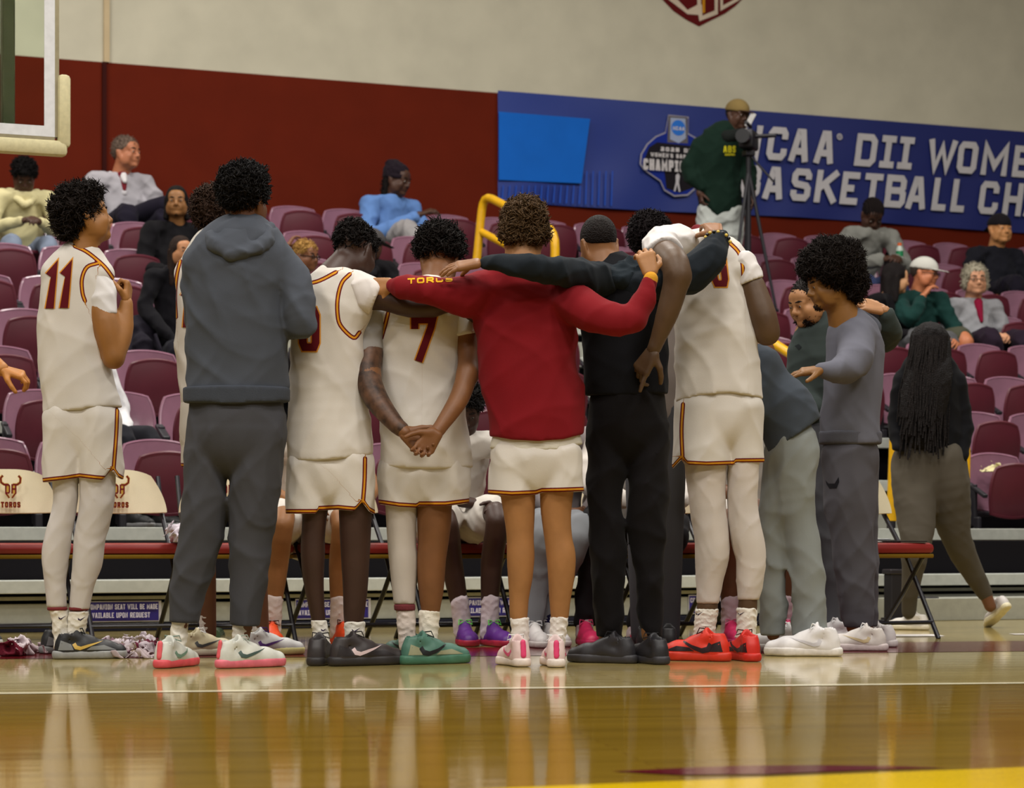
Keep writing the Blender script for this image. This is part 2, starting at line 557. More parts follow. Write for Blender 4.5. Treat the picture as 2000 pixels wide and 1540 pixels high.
# ---- floor
def floor_material():
    m = bpy.data.materials.new('court_wood'); nt, b = nodes_of(m)
    N, L = nt.nodes, nt.links
    tc = N.new('ShaderNodeTexCoord')
    mp = N.new('ShaderNodeMapping'); mp.inputs['Rotation'].default_value = (0, 0, -math.radians(8.9))
    L.new(tc.outputs['Object'], mp.inputs['Vector'])
    br = N.new('ShaderNodeTexBrick')
    br.inputs['Scale'].default_value = 1.0
    br.inputs['Brick Width'].default_value = 1.1
    br.inputs['Row Height'].default_value = 0.057
    br.inputs['Mortar Size'].default_value = 0.0015
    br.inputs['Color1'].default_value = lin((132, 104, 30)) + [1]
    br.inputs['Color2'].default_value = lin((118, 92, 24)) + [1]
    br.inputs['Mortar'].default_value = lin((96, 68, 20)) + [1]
    L.new(mp.outputs['Vector'], br.inputs['Vector'])
    b2 = N.new('ShaderNodeTexBrick')
    for k in ('Scale', 'Brick Width', 'Row Height', 'Mortar Size'):
        b2.inputs[k].default_value = br.inputs[k].default_value
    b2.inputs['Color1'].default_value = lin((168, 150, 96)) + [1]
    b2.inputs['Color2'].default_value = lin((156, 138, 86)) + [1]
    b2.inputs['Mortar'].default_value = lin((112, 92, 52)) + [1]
    L.new(mp.outputs['Vector'], b2.inputs['Vector'])
    sx = N.new('ShaderNodeSeparateXYZ'); L.new(mp.outputs['Vector'], sx.inputs[0])
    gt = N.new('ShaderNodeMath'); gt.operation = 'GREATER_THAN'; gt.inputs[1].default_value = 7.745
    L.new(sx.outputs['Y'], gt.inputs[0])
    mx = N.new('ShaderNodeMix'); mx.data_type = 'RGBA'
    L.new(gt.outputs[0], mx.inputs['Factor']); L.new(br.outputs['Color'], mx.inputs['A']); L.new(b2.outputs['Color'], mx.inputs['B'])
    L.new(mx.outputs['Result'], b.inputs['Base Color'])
    nz = N.new('ShaderNodeTexNoise'); nz.inputs['Scale'].default_value = 1.0; nz.inputs['Detail'].default_value = 3
    m2 = N.new('ShaderNodeMapping'); m2.inputs['Scale'].default_value = (1.2, 14, 1)
    L.new(mp.outputs['Vector'], m2.inputs['Vector']); L.new(m2.outputs['Vector'], nz.inputs['Vector'])
    bp = N.new('ShaderNodeBump'); bp.inputs['Strength'].default_value = 0.022; bp.inputs['Distance'].default_value = 0.02
    L.new(nz.outputs['Fac'], bp.inputs['Height']); L.new(bp.outputs['Normal'], b.inputs['Normal'])
    b.inputs['Roughness'].default_value = 0.075
    b.inputs['IOR'].default_value = 1.34
    return m
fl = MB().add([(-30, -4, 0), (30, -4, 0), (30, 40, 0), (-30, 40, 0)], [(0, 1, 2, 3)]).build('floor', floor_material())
struct(fl)

def ground(px, py): 
    Y = ground_Y(py); return ((px - 1000) * Y / F, Y)
def paint(rgb):
    m = M('paint', rgb, 0.10)
    m.node_tree.nodes['Principled BSDF'].inputs['IOR'].default_value = 1.34
    m.node_tree.nodes['Principled BSDF'].inputs['Specular IOR Level'].default_value = 0.5
    return m
def floor_mark(name, pts, rgb, z):
    o = MB().add([(x, y, z) for x, y in pts], [tuple(range(len(pts)))]).build(name, paint(rgb))
    struct(o)
    return o
floor_mark('trim_1', [ground(-200, 1359), ground(4200, 1314), ground(4200, 1311.5), ground(-200, 1355.5)], (225, 215, 180), .0012)
floor_mark('trim_2', [ground(-300, 1290), ground(900, 1283), ground(1720, 1276), ground(3600, 1256), ground(3600, 1234), ground(1720, 1256), ground(900, 1266), ground(-300, 1280)], (92, 22, 26), .0012)
floor_mark('trim_3', [ground(900, 1544), ground(2150, 1494), ground(2300, 1700), ground(900, 1700)], (214, 178, 12), .0012)
floor_mark('trim_4', [ground(1195, 1509), ground(1330, 1516), ground(1500, 1514.5), ground(1700, 1506), ground(1850, 1502), ground(1740, 1498.5), ground(1600, 1497), ground(1450, 1498), ground(1320, 1503)], (92, 20, 30), .002)

# ---- wall with its painted lower band
u0, zb0 = on_wall(970, 180, V_WALL)
u1, zb1 = on_wall(2000, 263, V_WALL)
ZB = (zb0 + zb1) / 2
wl = MB()
U_L, U_R = -14, 22
me = mesh_of('wall_back', [W(U_L, V_WALL, 0), W(U_R, V_WALL, 0), W(U_R, V_WALL, ZB), W(U_L, V_WALL, ZB), W(U_R, V_WALL, 11), W(U_L, V_WALL, 11),
                          W(U_L, V_WALL + .2, 0), W(U_R, V_WALL + .2, 0), W(U_R, V_WALL + .2, 11), W(U_L, V_WALL + .2, 11)],
             [(0, 1, 2, 3), (3, 2, 4, 5), (7, 6, 9, 8), (5, 4, 8, 9), (1, 7, 8, 4, 2), (6, 0, 3, 5, 9)])
wall = link_mesh('wall_back', me, M('paint', (92, 26, 8), 0.85))
me.materials.append(M('paint', (190, 184, 164), 0.85))
for i, p in enumerate(me.polygons): p.material_index = 0 if i == 0 else 1
struct(wall)
# seam strip, conduit above it and a cable by it
us, _ = on_wall(203, 200, V_WALL)
sm = MB(); sm.box((0, -.012, 2.4), (.035, .03, 4.8))
o = sm.build('trim_5', M('paint', (52, 12, 8), 0.8)); o.location = W(us, V_WALL, 0); o.rotation_euler[2] = TH; o.scale = (1, 1, ZB / 4.8); struct(o)
sm = MB(); sm.box((0, -.012, 0), (.05, .025, 5.5))
o = sm.build('trim_6', M('paint', (186, 166, 132), 0.8)); o.location = W(us + .02, V_WALL, ZB + 2.75); o.rotation_euler[2] = TH; struct(o)

# wall emblem, its foot in view
def wall_fm(n):
    return lambda p: W(p[0], V_WALL - n - p[2], p[1])
def wpx(pts): return [on_wall(x, y, V_WALL) for x, y in pts]
em = empty('wall_emblem', W(*on_wall(1365, 0, V_WALL)[:1], V_WALL - .005, ZB + 1.5))
tag(em, 'maroon and cream team emblem painted high on the cream wall', 'emblem')
def emp(name, polys, rgb, n):
    o = flat_polys(name, [wpx(q) for q in polys], wall_fm(n), M('paint', rgb, .7)); o.parent = em
    o.matrix_parent_inverse = Matrix.Translation(em.location).inverted()
    return o
emp('shield', [[(1200, -210), (1216, -120), (1248, -50), (1292, -2), (1315, 22), (1340, 39), (1365, 52), (1388, 40), (1415, 27), (1436, 12), (1450, -2), (1486, -46), (1516, -110), (1536, -185), (1368, -200)]], (88, 14, 14), .006)
emp('white_outline', [[(1276, -30), (1294, -30), (1342, 20), (1361, 10), (1361, -130), (1370, -130), (1368, 30), (1342, 28), (1304, -1)], [(1361, 10), (1370, 9), (1371, 31), (1365, 42)],
    [(1365, 42), (1371, 31), (1397, 20), (1401, 28)], [(1394, -130), (1403, -130), (1401, 28), (1395, 24)], [(1405, -130), (1413, -130), (1411, 12), (1406, 22)], [(1406, 22), (1411, 11), (1440, -4), (1444, 0)]], (196, 180, 160), .010)
emp('gold_bar', [[(1371, -130), (1377, -130), (1376, 25), (1371, 26)]], (190, 130, 20), .010)

# ---- championship banner
ban = empty('championship_banner', W(on_wall(970, 300, V_WALL)[0], V_WALL - .02, on_wall(970, 392, V_WALL)[1]))
tag(ban, 'wide blue championship banner with white block lettering hung on the maroon wall', 'banner')
def ban_part(name, polys, rgb, n, rough=.6):
    o = flat_polys(name, polys, wall_fm(n), M('paint', rgb, rough)); o.parent = ban
    o.matrix_parent_inverse = Matrix.Translation(ban.location).inverted()
    return o
uL, zT = on_wall(970, 180, V_WALL); _, zBt = on_wall(968, 393, V_WALL)
uR = on_wall(2000, 300, V_WALL)[0] + 5.5
zT += .01
def banner_sheet():
    nu, nv = 120, 14
    v = []; f = []
    for j in range(nv + 1):
        for i in range(nu + 1):
            s_, t_ = i / nu, j / nv
            u = uL + (uR - uL) * s_
            rp = .012 * math.sin(u * 3.1 + t_ * 4) * math.sin(t_ * 3.1) + .010 * math.sin(u * 6.3 - t_ * 5.0 + 1) * (1 - t_)
            sag = -.02 * abs(math.sin((u - uL) * 2.2)) * t_ * 0 - .012 * math.sin((u - uL) * 1.4) * (1 - t_)
            v.append(W(u, V_WALL - .03 - rp, zBt + (zT - zBt) * t_ + (sag if j == 0 else 0)))
    for j in range(nv):
        for i in range(nu):
            a = j * (nu + 1) + i
            f.append((a, a + 1, a + nu + 2, a + nu + 1))
    o = link_mesh('banner_sheet', mesh_of('banner_sheet', v, f, True), None, None)
    m = bpy.data.materials.new('banner_print'); nt, b = nodes_of(m); N, L = nt.nodes, nt.links
    tc = N.new('ShaderNodeTexCoord'); sx = N.new('ShaderNodeSeparateXYZ'); L.new(tc.outputs['Generated'], sx.inputs[0])
    cr = N.new('ShaderNodeValToRGB'); L.new(sx.outputs['X'], cr.inputs[0])
    cr.color_ramp.elements[0].position = 0.0; cr.color_ramp.elements[0].color = lin((10, 44, 128)) + [1]
    cr.color_ramp.elements[1].position = 1.0; cr.color_ramp.elements[1].color = lin((30, 30, 84)) + [1]
    e = cr.color_ramp.elements.new(.3); e.color = lin((24, 36, 104)) + [1]
    L.new(cr.outputs[0], b.inputs['Base Color']); b.inputs['Roughness'].default_value = .5
    o.data.materials.append(m); o.parent = ban
    o.matrix_parent_inverse = Matrix.Translation(ban.location).inverted()
banner_sheet()
def wp(*pts): return wpx(pts)
ban_part('light_blue_panel', [wp((970, 353), (1131, 360), (1148, 234), (970, 220))], (16, 96, 190), .056)
st = []
for i in range(18):
    x = 975 + i * 12.5
    st.append(wp((x, 392 + i * .7), (x + 3, 392 + i * .7), (x + 5, 356 + (8 if i < 13 else -20)), (x + 3, 356 + (8 if i < 13 else -20))))
ban_part('light_stripes', st, (40, 80, 178), .055)
# big lettering: boxes measured along the two lines of text
def ltop(x, l): return (249 + (x - 1500) * .0767) if l == 1 else (327 + (x - 1500) * .0675)
def lbot(x, l): return (314 + (x - 1500) * .0700) if l == 1 else (390.5 + (x - 1500) * .0690)
def ban_letter(qs):
    v, f = [], []
    for j, q in enumerate(qs):
        n = len(v); v += [W(p[0], V_WALL - .058 - .0008 * j, p[1]) for p in q]; f.append(tuple(range(n, n + 4)))
    o = link_mesh('letter', mesh_of('letter', v, f), M('paint', (190, 186, 188), .6)); o.parent = ban
    o.matrix_parent_inverse = Matrix.Translation(ban.location).inverted()
def banner_line(l, items):
    for ch, x0, x1 in items:
        out = []
        xm = (x0 + x1) / 2
        ua, ub = on_wall(x0, 300, V_WALL)[0], on_wall(x1, 300, V_WALL)[0]
        za, zb_ = on_wall(xm, lbot(xm, l), V_WALL)[1], on_wall(xm, ltop(xm, l), V_WALL)[1]
        qs = letter_quads(ch, ua, ub - .055, za, zb_, .066)
        for q in qs: out.append([(p[0] + (p[1] - za) * .16, p[1]) for p in q])
        ban_letter(out)
banner_line(1, [('N', 1436, 1486), ('C', 1489, 1537), ('A', 1534, 1580), ('A', 1583, 1629), ('D', 1661, 1711), ('I', 1710, 1747), ('I', 1745, 1782),
         ('W', 1802, 1865), ('O', 1860, 1907), ('M', 1908, 1967), ('E', 1969, 2010), ('N', 2012, 2056), ("'", 2058, 2068), ('S', 2070, 2110)])
banner_line(2, [('B', 1437, 1485), ('A', 1483, 1530), ('S', 1535, 1583), ('K', 1583, 1634), ('E', 1633, 1676), ('T', 1677, 1721), ('B', 1719, 1768), ('A', 1762, 1808),
         ('L', 1812, 1848), ('L', 1849, 1884), ('C', 1902, 1948), ('H', 1950, 1995), ('A', 1992, 2040), ('M', 2044, 2100), ('P', 2104, 2150)])
_rc = on_wall(1634, 269, V_WALL)
def ring(c, r0, r1, n=20): 
    return [[(c[0] + r * math.cos(a), c[1] + r * math.sin(a)) for r, a in ((r0, 6.2832 * i / n), (r1, 6.2832 * i / n), (r1, 6.2832 * (i + 1) / n), (r0, 6.2832 * (i + 1) / n))] for i in range(n)]
ban_part('registered_mark', ring(_rc, .02, .032) + letter_quads('R', _rc[0] - .01, _rc[0] + .012, _rc[1] - .014, _rc[1] + .014, .006), (190, 186, 188), .058)
# championship crest
def blob(pts): return [wp(*pts)]
crest_out = [(1244, 322), (1246, 303), (1258, 283), (1275, 268), (1294, 260), (1300, 226), (1340, 230), (1339, 262), (1362, 275), (1378, 296), (1384, 318), (1380, 340), (1366, 345), (1352, 372), (1338, 384), (1312, 386), (1292, 374), (1284, 356), (1268, 345), (1252, 334)]
def grow(pts, k):
    c = np.mean(pts, 0); return [tuple(c + (np.array(p) - c) * k) for p in pts]
ban_part('crest_rim', blob(crest_out), (150, 146, 158), .057)
ban_part('crest_field', blob(grow(crest_out, .955)), (20, 40, 130), .059)
ban_part('crest_plate', [wp((1250, 322), (1262, 290), (1278, 280), (1374, 290), (1378, 330), (1352, 340), (1350, 368), (1322, 378), (1296, 370), (1292, 336), (1254, 330))], (26, 22, 28), .061)
ban_part('trophy', [wp((1300, 228), (1337, 231), (1338, 282), (1298, 280))], (96, 90, 92), .061)
ban_part('trophy_face', [wp((1304, 232), (1333, 234), (1334, 272), (1320, 282), (1303, 274))], (150, 160, 186), .063)
_cc = on_wall(1319, 252, V_WALL)
ban_part('trophy_disc', [[(_cc[0] + .075 * math.cos(6.2832 * i / 24), _cc[1] + .075 * math.sin(6.2832 * i / 24)) for i in range(24)]], (44, 110, 200), .065)
def crest_text(txt, x0, x1, ytop, ybot, t, rgb=(190, 186, 190)):
    (ua, za), zb_, ub = on_wall(x0, ybot, V_WALL), on_wall(x0, ytop, V_WALL)[1], on_wall(x1, ytop, V_WALL)[0]
    q, _ = text_quads(txt, ua, za, zb_ - za, t, fit=ub - ua)
    return q
ban_part('crest_lettering', crest_text('NCAA', 1308, 1331, 249, 256, .008) + crest_text('2025 DII', 1284, 1352, 289, 297, .013) + crest_text("WOMEN'S BASKETBALL", 1264, 1376, 300, 308, .011)
         + crest_text('CHAMPIONSHIP', 1249, 1384, 312, 334, .024), (196, 190, 190), .067)
ban_part('crest_player', [wp((1314, 344), (1319, 340), (1322, 346), (1320, 358), (1323, 376), (1320, 377), (1317, 362), (1313, 376), (1310, 375), (1314, 358))], (190, 186, 190), .065)

# ---- bleachers
bl = empty('bleachers', W(0, 0, 0), TH)
tag(bl, 'grey metal telescopic bleachers with stepped decks along the maroon wall', 'bleachers')
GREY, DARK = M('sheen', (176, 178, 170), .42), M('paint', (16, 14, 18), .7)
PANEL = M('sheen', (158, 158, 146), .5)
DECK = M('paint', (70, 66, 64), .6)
UA, UB = -7.0, 14.0
def bpart(name, mat, *boxes, bev=.004):
    m = MB()
    for (ua, ub, va, vb_, za, zb_) in boxes:
        m.box(((ua + ub) / 2, (va + vb_) / 2, (za + zb_) / 2), (ub - ua, vb_ - va, zb_ - za), bev=bev)
    return m.build(name, mat, bl)
SEGS = [(-7.0, -3.02), (-2.98, 0.98), (1.02, 4.98), (5.02, 8.98), (9.02, 14.0)]
for a_, b_ in SEGS:
    bpart('foot_rail', GREY, (a_, b_, -.02, .20, .205, .274))
    bpart('kick_panel', PANEL, (a_, b_, .06, .09, .045, .150))
    bpart('mid_strip', PANEL, (a_, b_, .05, .08, .168, .188))
bpart('base_rail', M('paint', (30, 30, 42), .5), (UA, UB, .04, .12, 0.0, .040))
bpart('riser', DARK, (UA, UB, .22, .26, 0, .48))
for i in range(0, 8):
    for a_, b_ in SEGS:
        bpart('deck', DECK, (a_, b_, vb(i) - .55, vb(i) + .38, dz(i) - .07, dz(i) - .004))
        bpart('deck_nose', GREY, (a_, b_, vb(i) - .57, vb(i) - .47, dz(i) - .075, dz(i)))
    if i > 0:
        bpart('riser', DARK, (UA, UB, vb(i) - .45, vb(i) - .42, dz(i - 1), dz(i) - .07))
# aisle steps
uA = on_v(1815, 0.2)[1]
AIS0, AIS1 = uA - .58, uA + .62
for i in range(0, 7):
    va = vb(i) - .57
    bpart('aisle_step', PANEL, (AIS0 + .12, AIS1 - .12, va - .32, va - .01, dz(i - 1) + .001, (dz(i - 1) + dz(i)) / 2))
bpart('aisle_step', PANEL, (AIS0 + .05, AIS1 + .3, -.30, -.04, .0, .135))
# companion-seat notices on the kick panel
SIGNX = [(168, 315), (577, 724), (895, 1042), (1345, 1475)]
for n, (xa, xb) in enumerate(SIGNX):
    ua, ub = on_v(xa, .05)[1], on_v(xb, .05)[1]
    word = ['behind the first folding chairs', 'behind the player with orange shoes', 'behind the player in purple shoes', 'behind the tall player in red shoes'][n]
    so = empty('seat_notice', W((ua + ub) / 2, .055, .05), TH)
    tag(so, 'blue companion seat notice on the bleacher foot panel ' + word, 'sign', 'notices on the bleacher panel')
    w_ = ub - ua
    MB().box((0, -.004, .055), (w_, .006, .112), bev=.001).build('sign_border', M('sheen', (196, 192, 196), .4), so)
    MB().box((-.006, -.008, .055), (w_ - .018, .004, .100), bev=.001).build('sign_face', M('sheen', (46, 36, 120), .35), so)
    q1, e1 = text_quads('COMPANION SEAT WILL BE MADE', -w_ / 2 + .008, .066, .028, .0048, fit=w_ - .032)
    q2, e2 = text_quads('AVAILABLE UPON REQUEST', -w_ / 2 + .012, .022, .028, .0048, fit=w_ * .80)
    flat_polys('lettering', q1 + q2, lambda p: (p[0], -.0115 - p[2], p[1]), M('paint', (206, 200, 210), .5), so)

# ---- stadium chairs
PLB = M('plastic', (140, 98, 116), .2)
PLS = M('plastic', (84, 20, 36), .48)
BLK = M('plastic', (20, 17, 26), .5)
def shell(w, h, t, curve, kt=.85, kb=.5, bend=0.0, nu=12, nv=10, inset=None):
    """curved plate in the x-z plane, z 0..h, hollow side towards -y"""
    def pt(i, j, s, off):
        u = -1 + 2 * i / nu; v = -1 + 2 * j / nv
        k = kt if v > 0 else kb
        x = u * math.sqrt(1 - k * v * v / 2); z = v * math.sqrt(1 - k * u * u / 2)
        y = -curve * x * x - bend * (z - .2) ** 2
        return (x * w / 2 * s, y + off, (z + 1) * h / 2)
    A = [pt(i, j, 1, 0) for j in range(nv + 1) for i in range(nu + 1)]
    B = [pt(i, j, 1, -t) for j in range(nv + 1) for i in range(nu + 1)]
    n = nu + 1
    f = []
    for j in range(nv):
        for i in range(nu):
            a = j * n + i
            f.append((a, a + n, a + n + 1, a + 1))
            f.append((a + n * (nv + 1), a + 1 + n * (nv + 1), a + n + 1 + n * (nv + 1), a + n + n * (nv + 1)))
    rim = [i for i in range(nu)] + [j * n + nu for j in range(nv)] + [nv * n + i for i in range(nu, 0, -1)] + [j * n for j in range(nv, 0, -1)]
    o = n * (nv + 1)
    for k in range(len(rim)):
        a, b = rim[k], rim[(k + 1) % len(rim)]
        f.append((a, b, b + o, a + o))
    m = MB().add(A + B, f)
    m.rim = [tuple((np.array(A[q]) + np.array(B[q])) / 2) for q in rim]
    return m
def stadium_chair():
    r = empty('stadium_chair', (0, 0, 0))
    b = shell(.45, .40, .016, .055, kt=.62, kb=.40, bend=.02)
    b.tube(b.rim, .011, 6, closed=True)
    o = b.build('backrest', PLB, r, smooth=True); o.location = (0, -.03, .115); o.rotation_euler = (math.radians(-8), 0, 0)
    s_ = shell(.375, .355, .02, -.03, kt=.62, kb=.5, bend=-.02)
    s_.tube(s_.rim, .015, 6, closed=True)
    o = s_.build('seat', PLS, r, smooth=True); o.location = (0, -.29, .075); o.rotation_euler = (math.radians(6), 0, 0)
    for sx in (-1, 1):
        m = MB()
        m.box((sx * .235, -.20, .26), (.035, .22, .028), rot=Matrix.Rotation(math.radians(24), 3, 'X'), bev=.008)
        m.build('armrest', BLK, r)
        m = MB()
        m.box((sx * .235, -.15, .16), (.028, .07, .28), bev=.008); m.box((sx * .235, -.20, .0), (.03, .06, .16), bev=.008)
        m.build('bracket', BLK, r)
    MB().tube([(-.235, -.10, .10), (.235, -.10, .10)], .018, 8).build('hinge_bar', BLK, r)
    return r
chair0 = stadium_chair()
ROWN = ['lowest', 'second', 'third', 'fourth', 'fifth', 'sixth', 'seventh', 'topmost']
ORD = 'first second third fourth fifth sixth seventh eighth ninth tenth eleventh twelfth thirteenth fourteenth fifteenth sixteenth seventeenth eighteenth nineteenth twentieth'.split()
PITCH = .485
# u of one seat centre in every row
PHASE = [on_v(1975, vb(0) - .25)[1], on_v(1940, vb(1) - .25)[1], on_v(1893, vb(2) - .25)[1], on_v(1941, vb(3) - .25)[1], on_v(1985, vb(4) - .25)[1], on_v(1930, vb(5) - .25)[1], on_v(1870, vb(6) - .25)[1], on_v(690, vb(7) - .25)[1]]
CHAIRS = []
OCC = []                      # (row, u) of occupied seats, filled by the people below
def seats():
    n = 0
    for i in range(8):
        lo_u, hi_u = on_v(-60, vb(i))[1], on_v(2060, vb(i))[1]
        k0 = math.floor((lo_u - PHASE[i]) / PITCH)
        us_ = [PHASE[i] + PITCH * k for k in range(k0, k0 + 60) if lo_u <= PHASE[i] + PITCH * k <= hi_u]
        gap = (AIS0 - .2, AIS1 + .12) if i < 7 else (1e9, 1e9)
        left = sorted([u for u in us_ if u < gap[0]], reverse=True)
        right = sorted([u for u in us_ if u > gap[1]])
        for side, lst in (('wide block', left), ('far block', right)):
            for k, u in enumerate(lst):
                c = copy_tree(chair0) if n else chair0
                n += 1
                c.location = W(u, vb(i), dz(i)); c.rotation_euler = (0, 0, TH)
                occ = any(r_ == i and abs(u - uo) < .26 for r_, uo in OCC)
                if occ:
                    for ch in c.children:
                        if ch.name.startswith('seat'): ch.rotation_euler = (math.radians(72), 0, 0); ch.location = (0, -.10, .07)
                if i == 7:
                    ur = on_v(944, vb(7))[1]
                    kk = sum(1 for q in left if ur < q < u) if u > ur else sum(1 for q in left if u < q <= ur)
                    lb = '%s maroon stadium chair, topmost row, %s from the loop rail towards the %s' % ('occupied' if occ else 'tip-up', ORD[min(kk, 19)], 'banner' if u > ur else 'backboard')
                else:
                    lb = '%s maroon stadium chair, %s row, %s from the aisle, %s' % ('occupied' if occ else 'tip-up', ROWN[i], ORD[min(k, 19)], 'backboard side' if side == 'wide block' else 'exit side')
                tag(c, lb, 'chair', 'maroon stadium chairs')
                CHAIRS.append(c)

# ---- yellow aisle rails
YEL = M('sheen', (220, 166, 10), .35)
def rail(label, pts, r=.024, foot=True):
    base = pts[0]
    o = empty('aisle_rail', (base[0], base[1], base[2]))
    tag(o, label, 'handrail', 'yellow aisle handrails')
    q = [tuple(np.array(p) - np.array(base)) for p in pts]
    # rounded corners
    P = [Vector(p) for p in q]; out = [P[0]]
    for i in range(1, len(P) - 1):
        a, b, c = P[i - 1], P[i], P[i + 1]
        d1, d2 = (a - b), (c - b); rr = min(.14, d1.length * .45, d2.length * .45)
        p1, p2 = b + d1.normalized() * rr, b + d2.normalized() * rr
        for t in (0, .25, .5, .75, 1): out.append(p1 * (1 - t) ** 2 + b * 2 * t * (1 - t) + p2 * t * t)
    out.append(P[-1])
    MB().tube(out, r, 12).build('rail_tube', YEL, o, smooth=True)
    return o
def on_row(px, py, v):
    u, z = on_wall(px, py, v); return W(u, v, z)
def on_deckp(px, v, z):
    return W(on_v(px, v)[1], v, z)
rt = rail('yellow handrail loop standing at the top of the aisle below the banner', [on_row(930, 520, 6.0), on_row(944, 380, 6.0), on_row(1085, 452, 5.0), on_row(1082, 600, 5.0)], r=.036)
m_ = MB().tube([Vector(on_row(938, 452, 6.0)) - rt.location, Vector(on_row(1085, 530, 5.0)) - rt.location], .032, 10); m_.build('mid_rail', YEL, rt, smooth=True)
rail('yellow handrail sloping down the aisle behind the bending man', [on_row(1380, 760, 3.3), on_row(1380, 586, 3.3), on_row(1590, 722, 2.2), on_row(1590, 900, 2.2)], r=.034)
# black foot of the last rail
r3 = rail('yellow handrail with rounded end at the foot of the aisle beside the walking woman', [on_row(1741, 1018, 1.0), on_row(1749, 800, 1.0), on_row(1886, 846, .35), on_row(1884, 945, .35)], r=.034)
MB().tube([Vector(on_row(1739, 1060, 1.0)) - r3.location, Vector(on_row(1741, 1016, 1.0)) - r3.location], .03, 10).build('rail_socket', BLK, r3)
MB().tube([Vector(on_row(1884, 945, .35)) - r3.location, Vector(on_row(1893, 985, .30)) - r3.location], .012, 8).build('end_pin', M('metal', (190, 190, 190)), r3)

# ---- backboard hanging over the bleachers' end
def backboard():
    Yb = 11.6
    # right lower corner of the glass in plan, board runs along the bleacher direction
    cx, cy = (107 - 1000) * Yb / F, Yb
    o = empty('backboard', (cx, cy, CH + (HZ - 268) * Yb / F), TH)
    tag(o, 'glass basketball backboard with white border and cream edge padding hanging above the stands', 'backboard')
    wd, ht = 1.83, 1.10
    gm = bpy.data.materials.new('clear_glass'); nt, b = nodes_of(gm)
    b.inputs['Base Color'].default_value = (.86, .95, .86, 1); b.inputs['Roughness'].default_value = .03
    b.inputs['Transmission Weight'].default_value = 1.0; b.inputs['IOR'].default_value = 1.05
    MB().box((-wd / 2, .012, ht / 2), (wd - .01, .014, ht - .01)).build('glass_pane', gm, o)
    wm = M('sheen', (214, 214, 216), .4)
    bw = .052
    for c, d in (((-wd / 2, 0, bw / 2), (wd, .006, bw)), ((-wd / 2, 0, ht - bw / 2), (wd, .006, bw)), ((-bw / 2, 0, ht / 2), (bw, .006, ht - 2 * bw)), ((-wd + bw / 2, 0, ht / 2), (bw, .006, ht - 2 * bw))):
        MB().box(c, d).build('white_border', wm, o)
    fm_ = M('metal', (150, 140, 112), .5)
    MB().box((.010, .02, ht / 2), (.022, .045, ht)).build('frame_edge', fm_, o)
    MB().box((-wd / 2, .02, -.010), (wd, .045, .022)).build('frame_edge', fm_, o)
    pm = M('rubber', (200, 190, 148), .6)
    m = MB()
    m.box((-wd / 2 + .03, .01, -.055), (wd + .06, .075, .075), bev=.02)
    m.build('bottom_pad', pm, o, smooth=True)
    m = MB(); m.box((.045, .01, .13), (.062, .075, .36), bev=.02)
    m.build('corner_pad', pm, o, smooth=True)
    gr = M('paint', (84, 82, 62), .5)
    xm = (32 - 107) * Yb / F
    MB().box((xm - .02, .12, .75), (.062, .07, 1.5 + .02), bev=.006).build('mast', gr, o)
    MB().box((xm + .06, .10, .04), (.22, .05, .03)).build('mast_plate', gr, o)
    MB().box((xm - .02, .16, 3.6), (.10, .10, 4.6)).build('hanger_post', gr, o)
backboard()

# ---- bench of folding chairs
RED = M('leather', (132, 34, 30), .38)
CREAM = M('leather', (222, 212, 180), .45)
FRM = M('sheen', (22, 18, 28), .35)
def team_logo(parent, y, z, sc_):
    mar, gold = M('paint', (112, 22, 30), .5), M('paint', (200, 160, 70), .5)
    def stro(t):
        q = []
        for pl in ([(-.36, .62), (-.46, .5), (-.44, .30), (-.30, .20), (-.10, .20)], [(.36, .62), (.46, .5), (.44, .30), (.30, .20), (.10, .20)]): q += stroke(pl, t)
        q += letter_quads('D', -.26, -.02, -.22, .22, t); q += letter_quads('H', .03, .27, -.22, .22, t)
        q += stroke([(-.22, -.2), (-.06, -.42)], t * .8) + stroke([(.22, -.2), (.06, -.42)], t * .8)
        return q
    tq, _ = text_quads('TOROS', -.45, -.86, .26, .055, fit=.90)
    flat_polys('logo_outline', stro(.125), lambda p: (p[0] * sc_, y - p[2] * .5, z + p[1] * sc_), gold, parent)
    flat_polys('team_logo', stro(.065), lambda p: (p[0] * sc_, y - .0016 - p[2] * .5, z + p[1] * sc_), mar, parent)
    tg, _ = text_quads('TOROS', -.46, -.87, .28, .095, fit=.92, gap=.03)
    flat_polys('lettering_outline', tg, lambda p: (p[0] * sc_, y - p[2] * .5, z + p[1] * sc_), gold, parent)
    flat_polys('lettering', tq, lambda p: (p[0] * sc_, y - .0016 - p[2] * .5, z + p[1] * sc_), mar, parent)
